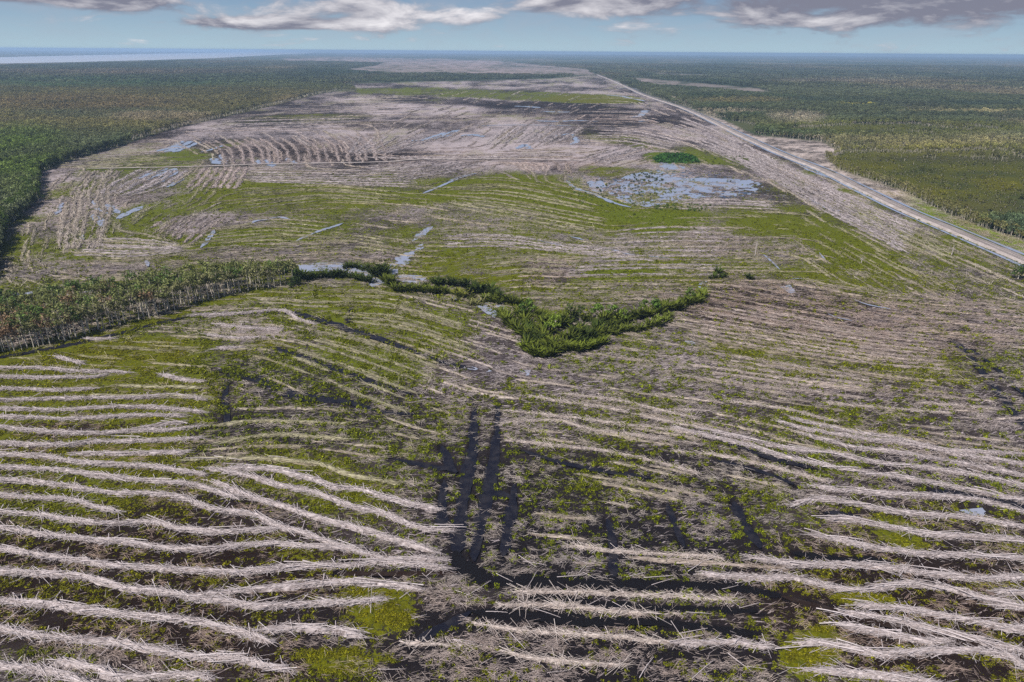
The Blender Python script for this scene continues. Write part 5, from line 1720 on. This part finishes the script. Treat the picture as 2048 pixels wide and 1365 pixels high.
    # slender trees with a small round head
    for u, v, lab in ((1139, 640, 'thin pole-like tree with a small round head above the palms'), (1160, 642, 'second thin pole tree right of the round-headed one')):
        sw = split_tree(188, 9.0, 'scrub', M_LEAF)
        plant_tree('slender_tree', [sw], unproj(u, v), 1.0, (.06, .09, .02), lab, 'tree', None, r)


def snag_mesh(seed, h):
    r = np.random.default_rng(seed)
    tv, tq = tube([(0, 0, -.3), (.05, 0, h * .5), (.1, .05, h)], [.22, .15, .05])
    n = 14
    V2, q2, t2 = sticks(r.normal(0, .6, n), r.normal(0, .6, n), r.uniform(h * .55, h, n), r.uniform(0, 6.28, n), r.uniform(.1, .8, n), r.uniform(1.2, 2.6, n), np.full(n, .06), np.full(n, .8))
    return new_mesh('dead_tree', np.concatenate([tv, V2]), quads=np.concatenate([tq, q2 + len(tv)]), attrs={'tone': np.concatenate([np.full(len(tv), .8), t2])}, mat=M_BRUSH)


def build_snags():
    for u, v, h, lab in ((1510, 511, 11.0, 'bare white dead tree standing in the field right of the pond'), (1903, 511, 7.0, 'bare pale dead stem standing beside the road ditch'), (1722, 528, 4.0, 'short bare stump stem in the near green strip')):
        g = unproj(u, v)
        put('dead_tree', snag_mesh(int(u), h), (g[0], g[1], 0), .3, label=lab, cat='dead tree')


def build_pond_shrubs():
    r = np.random.default_rng(51)
    bs = []
    for i in range(5):
        V, q, t = leaf_cloud(r, 70, [(r.normal(0, .8), r.normal(0, .8), r.uniform(.6, 1.8), 1.3, 1.3, .9) for _ in range(4)], .55)
        bs.append(new_mesh('pond_shrub', V, quads=q, attrs={'tone': t}, mat=M_LEAF))
    pts = []
    for k in range(60):
        pts.append(M2((1600 + r.normal(0, 120), 590 + r.normal(0, 50)))[0] + (.9, 0))
    for k in range(46):
        a = r.uniform(0, 6.28)
        pts.append(M2((1760 + 130 * math.cos(a) + r.normal(0, 20), 610 + 34 * math.sin(a) + r.normal(0, 8)))[0] + (.8, 1))
    for k in range(40):
        pts.append(M2((1650 + r.uniform(0, 180), 545 + r.normal(0, 16)))[0] + (1.1, 0))
    for k in range(60):
        pts.append(M2((1300 + r.uniform(0, 420), 600 + r.uniform(0, 110)))[0] + (.8, 2))
    for k in range(44):
        pts.append(M2((1780 + r.uniform(0, 330), 700 + r.uniform(0, 40)))[0] + (1.0, 2))
    for k in range(44):
        pts.append(M2((1950 + r.uniform(0, 420), 420 + r.uniform(0, 50)))[0] + (1.2, 3))
    labs = ['dark shrub standing in the flooded pond', 'shrub in the ring of green around the pond middle', 'low shrub on the near bank of the pond', 'reed tuft beside the dark green patch behind the pond']
    cols = [(.035, .045, .02), (.07, .08, .022), (.05, .075, .016), (.07, .085, .02)]
    for u, v, s, k in pts:
        g = unproj(u, v)
        put('pond_shrub', bs[r.integers(5)], (g[0], g[1], 0), r.uniform(0, 6.28), s * r.uniform(.3, .75), label=labs[k], cat='shrub', group=labs[k] + 's', color=np.array(cols[k]) * r.uniform(1.2, 2.2))
    # flat dark green reed bed behind the pond
    V, q, t = [], [], []
    P = in_poly(M2((1770, 435), (1830, 405), (1950, 405), (2010, 420), (2050, 455), (1900, 460), (1800, 455)), 1500, r)
    g = unproj(P[:, 0], P[:, 1])
    n = len(g)
    V, q, t = leaf_cloud(r, n, [(0, 0, 0, 1, 1, 1)], 1.9)
    V = V.reshape(n, 4, 3)
    V -= V.mean(1, keepdims=True)
    V += np.concatenate([g, r.uniform(.4, 1.4, (n, 1))], 1)[:, None, :]
    put('reed_bed', new_mesh('reed_bed', V.reshape(-1, 3), quads=q, attrs={'tone': t}, mat=M_LEAF), label='flat dark green reed bed behind the flooded pond', cat='reeds', kind='stuff', color=(.035, .10, .016))


build_belt()
build_palms()
build_snags()
build_pond_shrubs()


# ------------------------------------------------------------------ forests left and right of the cleared land
def build_forest():
    r = np.random.default_rng(61)
    LF = [(-900, 900), (-700, 720), (-300, 600), (-10, 560), (2, 478), (20, 452), (72, 405), (80, 345), (150, 318), (240, 292), (330, 262), (470, 230), (560, 208), (640, 188), (672, 183), (690, 176), (640, 120), (-900, 120)]
    RF = M3((280, 340), (480, 392), (472, 430), (600, 450), (860, 480), (985, 545), (880, 572), (960, 645), (1150, 700), (1350, 772), (1600, 900), (1900, 1010), (2048, 1060), (2700, 1350), (2700, 150), (800, 60), (600, 200), (100, 190), (90, 280))
    # front rows, tree by tree
    bl = [split_tree(210 + i, 11.0, 'broad', M_LEAF) for i in range(5)]
    sc = [split_tree(220 + i, 9.5, 'scrub', M_LEAF) for i in range(6)]
    sw = [split_tree(230 + i, 10.5, 'swamp', M_LEAF) for i in range(5)]

    def front(line, n, kindf, inside):
        g = pxline(line, 1.0)
        done = 0
        s = np.linspace(0, 1, n)
        # even in the picture, so the near end does not go bare
        dd = np.hypot(g[:, 0], g[:, 1])
        w = np.cumsum(1 / dd)
        w = (w - w[0]) / (w[-1] - w[0])
        for f in s:
            k = int(np.interp(f, w, np.arange(len(g))))
            kindf(g[min(k, len(g) - 1)])
    def lf(p):
        u, v = proj(p[0], p[1])
        p = p + np.array([-abs(r.normal(0, 4)) - 1, r.normal(0, 3)])
        if u < 175:
            plant_tree('forest_tree', bl, p, r.uniform(.85, 1.2), np.array((.08, .125, .026)) * r.uniform(.7, 1.3), 'leafy green tree on the edge of the left forest', 'tree', 'edge trees of the left forest', r)
        else:
            plant_tree('forest_tree', sw if r.random() < .6 else sc, p, r.uniform(.8, 1.15), np.array((.13, .13, .06)) * r.uniform(.7, 1.3), 'thin grey-green tree on the straight edge of the left forest', 'tree', 'thin edge trees of the left forest', r)
    front([(-60, 530), (0, 490), (6, 472), (20, 450), (70, 403), (78, 345), (150, 317), (240, 291), (330, 261), (470, 229)], 150, lf, None)

    def rf(p):
        p = p + np.array([abs(r.normal(0, 6)) - 2, r.normal(0, 3)])
        plant_tree('roadside_tree', sc, p, r.uniform(.65, 1.0), np.array((.18, .17, .065)) * r.uniform(.75, 1.25), 'thin pale-trunked tree on the forest edge beside the dirt road', 'tree', 'edge trees beside the road', r)
    front(M3((880, 572), (960, 645), (1150, 702), (1350, 774), (1600, 902), (1900, 1012), (2048, 1062), (2300, 1160)), 230, rf, None)
    front(M3((600, 452), (860, 482), (985, 545)), 40, rf, None)
    # the mass behind them
    protos = [joint_tree(250 + i, 10.0, 'broad') for i in range(4)] + [joint_tree(260 + i, 10.0, 'swamp') for i in range(4)] + [joint_tree(270 + i, 8.0, 'scrub') for i in range(4)] + [canopy_patch(280 + i) for i in range(4)]

    def region(d0, d1, spacing, kmax):
        ys = []
        area_w = 2 * .80 * (d1 * cp + H * sp)
        n = int((d1 - d0) * area_w / spacing ** 2)
        y = r.uniform(d0, d1, n)
        x = r.uniform(-.5, .5, n) * area_w
        m = np.abs(x) < .80 * (y * cp + H * sp)
        return x[m], y[m]
    sets = []
    for d0, d1, sp_, big in ((230, 700, 3.6, 0), (700, 1400, 5.2, 0), (1400, 2600, 8.5, 0), (2600, 8000, 46.0, 1)):
        x, y = region(d0, d1, sp_, 0)
        u, v = proj(x, y)
        left = poly_sd(u, v, LF) > 0
        right = poly_sd(u, v, RF) > 0
        if big:
            inn = np.ones(len(u), bool)
            inn &= ~(poly_sd(u, v, FIELD) > -1)
            for c in CLEARINGS:
                inn &= ~(poly_sd(u, v, c) > -.5)
            inn &= ~(poly_sd(u, v, [(-700, 125), (0, 113), (690, 100), (700, 104), (540, 115), (300, 125.5), (0, 133), (-700, 152)]) > -.5)
        else:
            inn = left | right
            if d0 >= 1400:
                inn |= ~(poly_sd(u, v, FIELD) > -1) & ~(poly_sd(u, v, RIGHT_STRIP) > 0)
            for c in CLEARINGS:
                inn &= ~(poly_sd(u, v, c) > -.5)
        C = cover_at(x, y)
        inn &= C['L'].max(1) < .20 if not big else inn
        sav = right & (C['L'][:, 0] > .04) & (C['L'][:, 2] < .020)
        inn &= ~(sav & (r.random(len(sav)) < .62))      # low olive scrub
        x, y, u, v, L = x[inn], y[inn], u[inn], v[inn], C['L'][inn]
        lft = left[inn]
        sav = sav[inn]
        n = len(x)
        green = (L[:, 1] > L[:, 0] * 1.15)
        idx = np.where(green, r.integers(0, 4, n), np.where(lft, r.integers(4, 8, n), r.integers(8, 12, n)))
        idx = np.where(r.random(n) < .12, r.integers(0, 12, n), idx)
        s = r.uniform(.75, 1.15, n) * (1.0 if d0 < 700 else (1.15 if d0 < 1400 else 1.6))
        sz = s.copy()
        sz[sav] *= .38
        s = np.where(sav, s * .8, s)
        if d0 == 1400:
            sz *= .72
        if big:
            idx = r.integers(12, 16, n)
            sz = s * .62
        grow = np.where(lft, 1.05, .92)
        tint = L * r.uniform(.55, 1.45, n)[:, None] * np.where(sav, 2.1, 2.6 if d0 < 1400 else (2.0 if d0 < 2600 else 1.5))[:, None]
        sets.append((x, y, s * grow, sz * grow, idx, tint))
    X = np.concatenate([a[0] for a in sets])
    Yy = np.concatenate([a[1] for a in sets])
    S = np.concatenate([a[2] for a in sets])
    SZ = np.concatenate([a[3] for a in sets])
    I = np.concatenate([a[4] for a in sets])
    T = np.concatenate([a[5] for a in sets])
    n = len(X)
    print('forest instances', n)
    scatter('forest', np.stack([X, Yy, np.full(n, -.15)], -1), np.stack([np.zeros(n), np.zeros(n), r.uniform(0, 6.28, n)], -1), np.stack([S, S, SZ], -1), I, T, protos,
            'dense swamp forest and scrub stretching away on both sides of the cleared land', 'forest')


build_forest()


# ------------------------------------------------------------------ haze: one closed box of thin air round the whole place
def build_haze():
    m = bpy.data.materials.new('pale_haze')
    m.use_nodes = True
    t = NT(m.node_tree)
    out = t.n('ShaderNodeOutputMaterial')
    pv = t.n('ShaderNodeVolumePrincipled', ins={'Color': (0.42, 0.60, 0.84, 1.0), 'Density': 7.0e-5, 'Anisotropy': 0.1})
    t.link(pv.outputs[0], out.inputs['Volume'])
    x, y0, y1, z0, z1 = 60000.0, -3000.0, 45000.0, -3.0, H + 6.0
    V = [(-x, y0, z0), (x, y0, z0), (x, y1, z0), (-x, y1, z0), (-x, y0, z1), (x, y0, z1), (x, y1, z1), (-x, y1, z1)]
    Q = [(0, 3, 2, 1), (4, 5, 6, 7), (0, 1, 5, 4), (1, 2, 6, 5), (2, 3, 7, 6), (3, 0, 4, 7)]
    put('haze', new_mesh('haze', V, quads=Q, mat=m), kind='stuff', label='thin blue haze in the air')


build_haze()

_n = 0
for _o in scene.objects:
    if _o.type == 'MESH':
        _n += sum(len(p.vertices) - 2 for p in _o.data.polygons) if len(_o.data.polygons) < 50 else len(_o.data.loops) - 2 * len(_o.data.polygons)
print('triangles', _n)
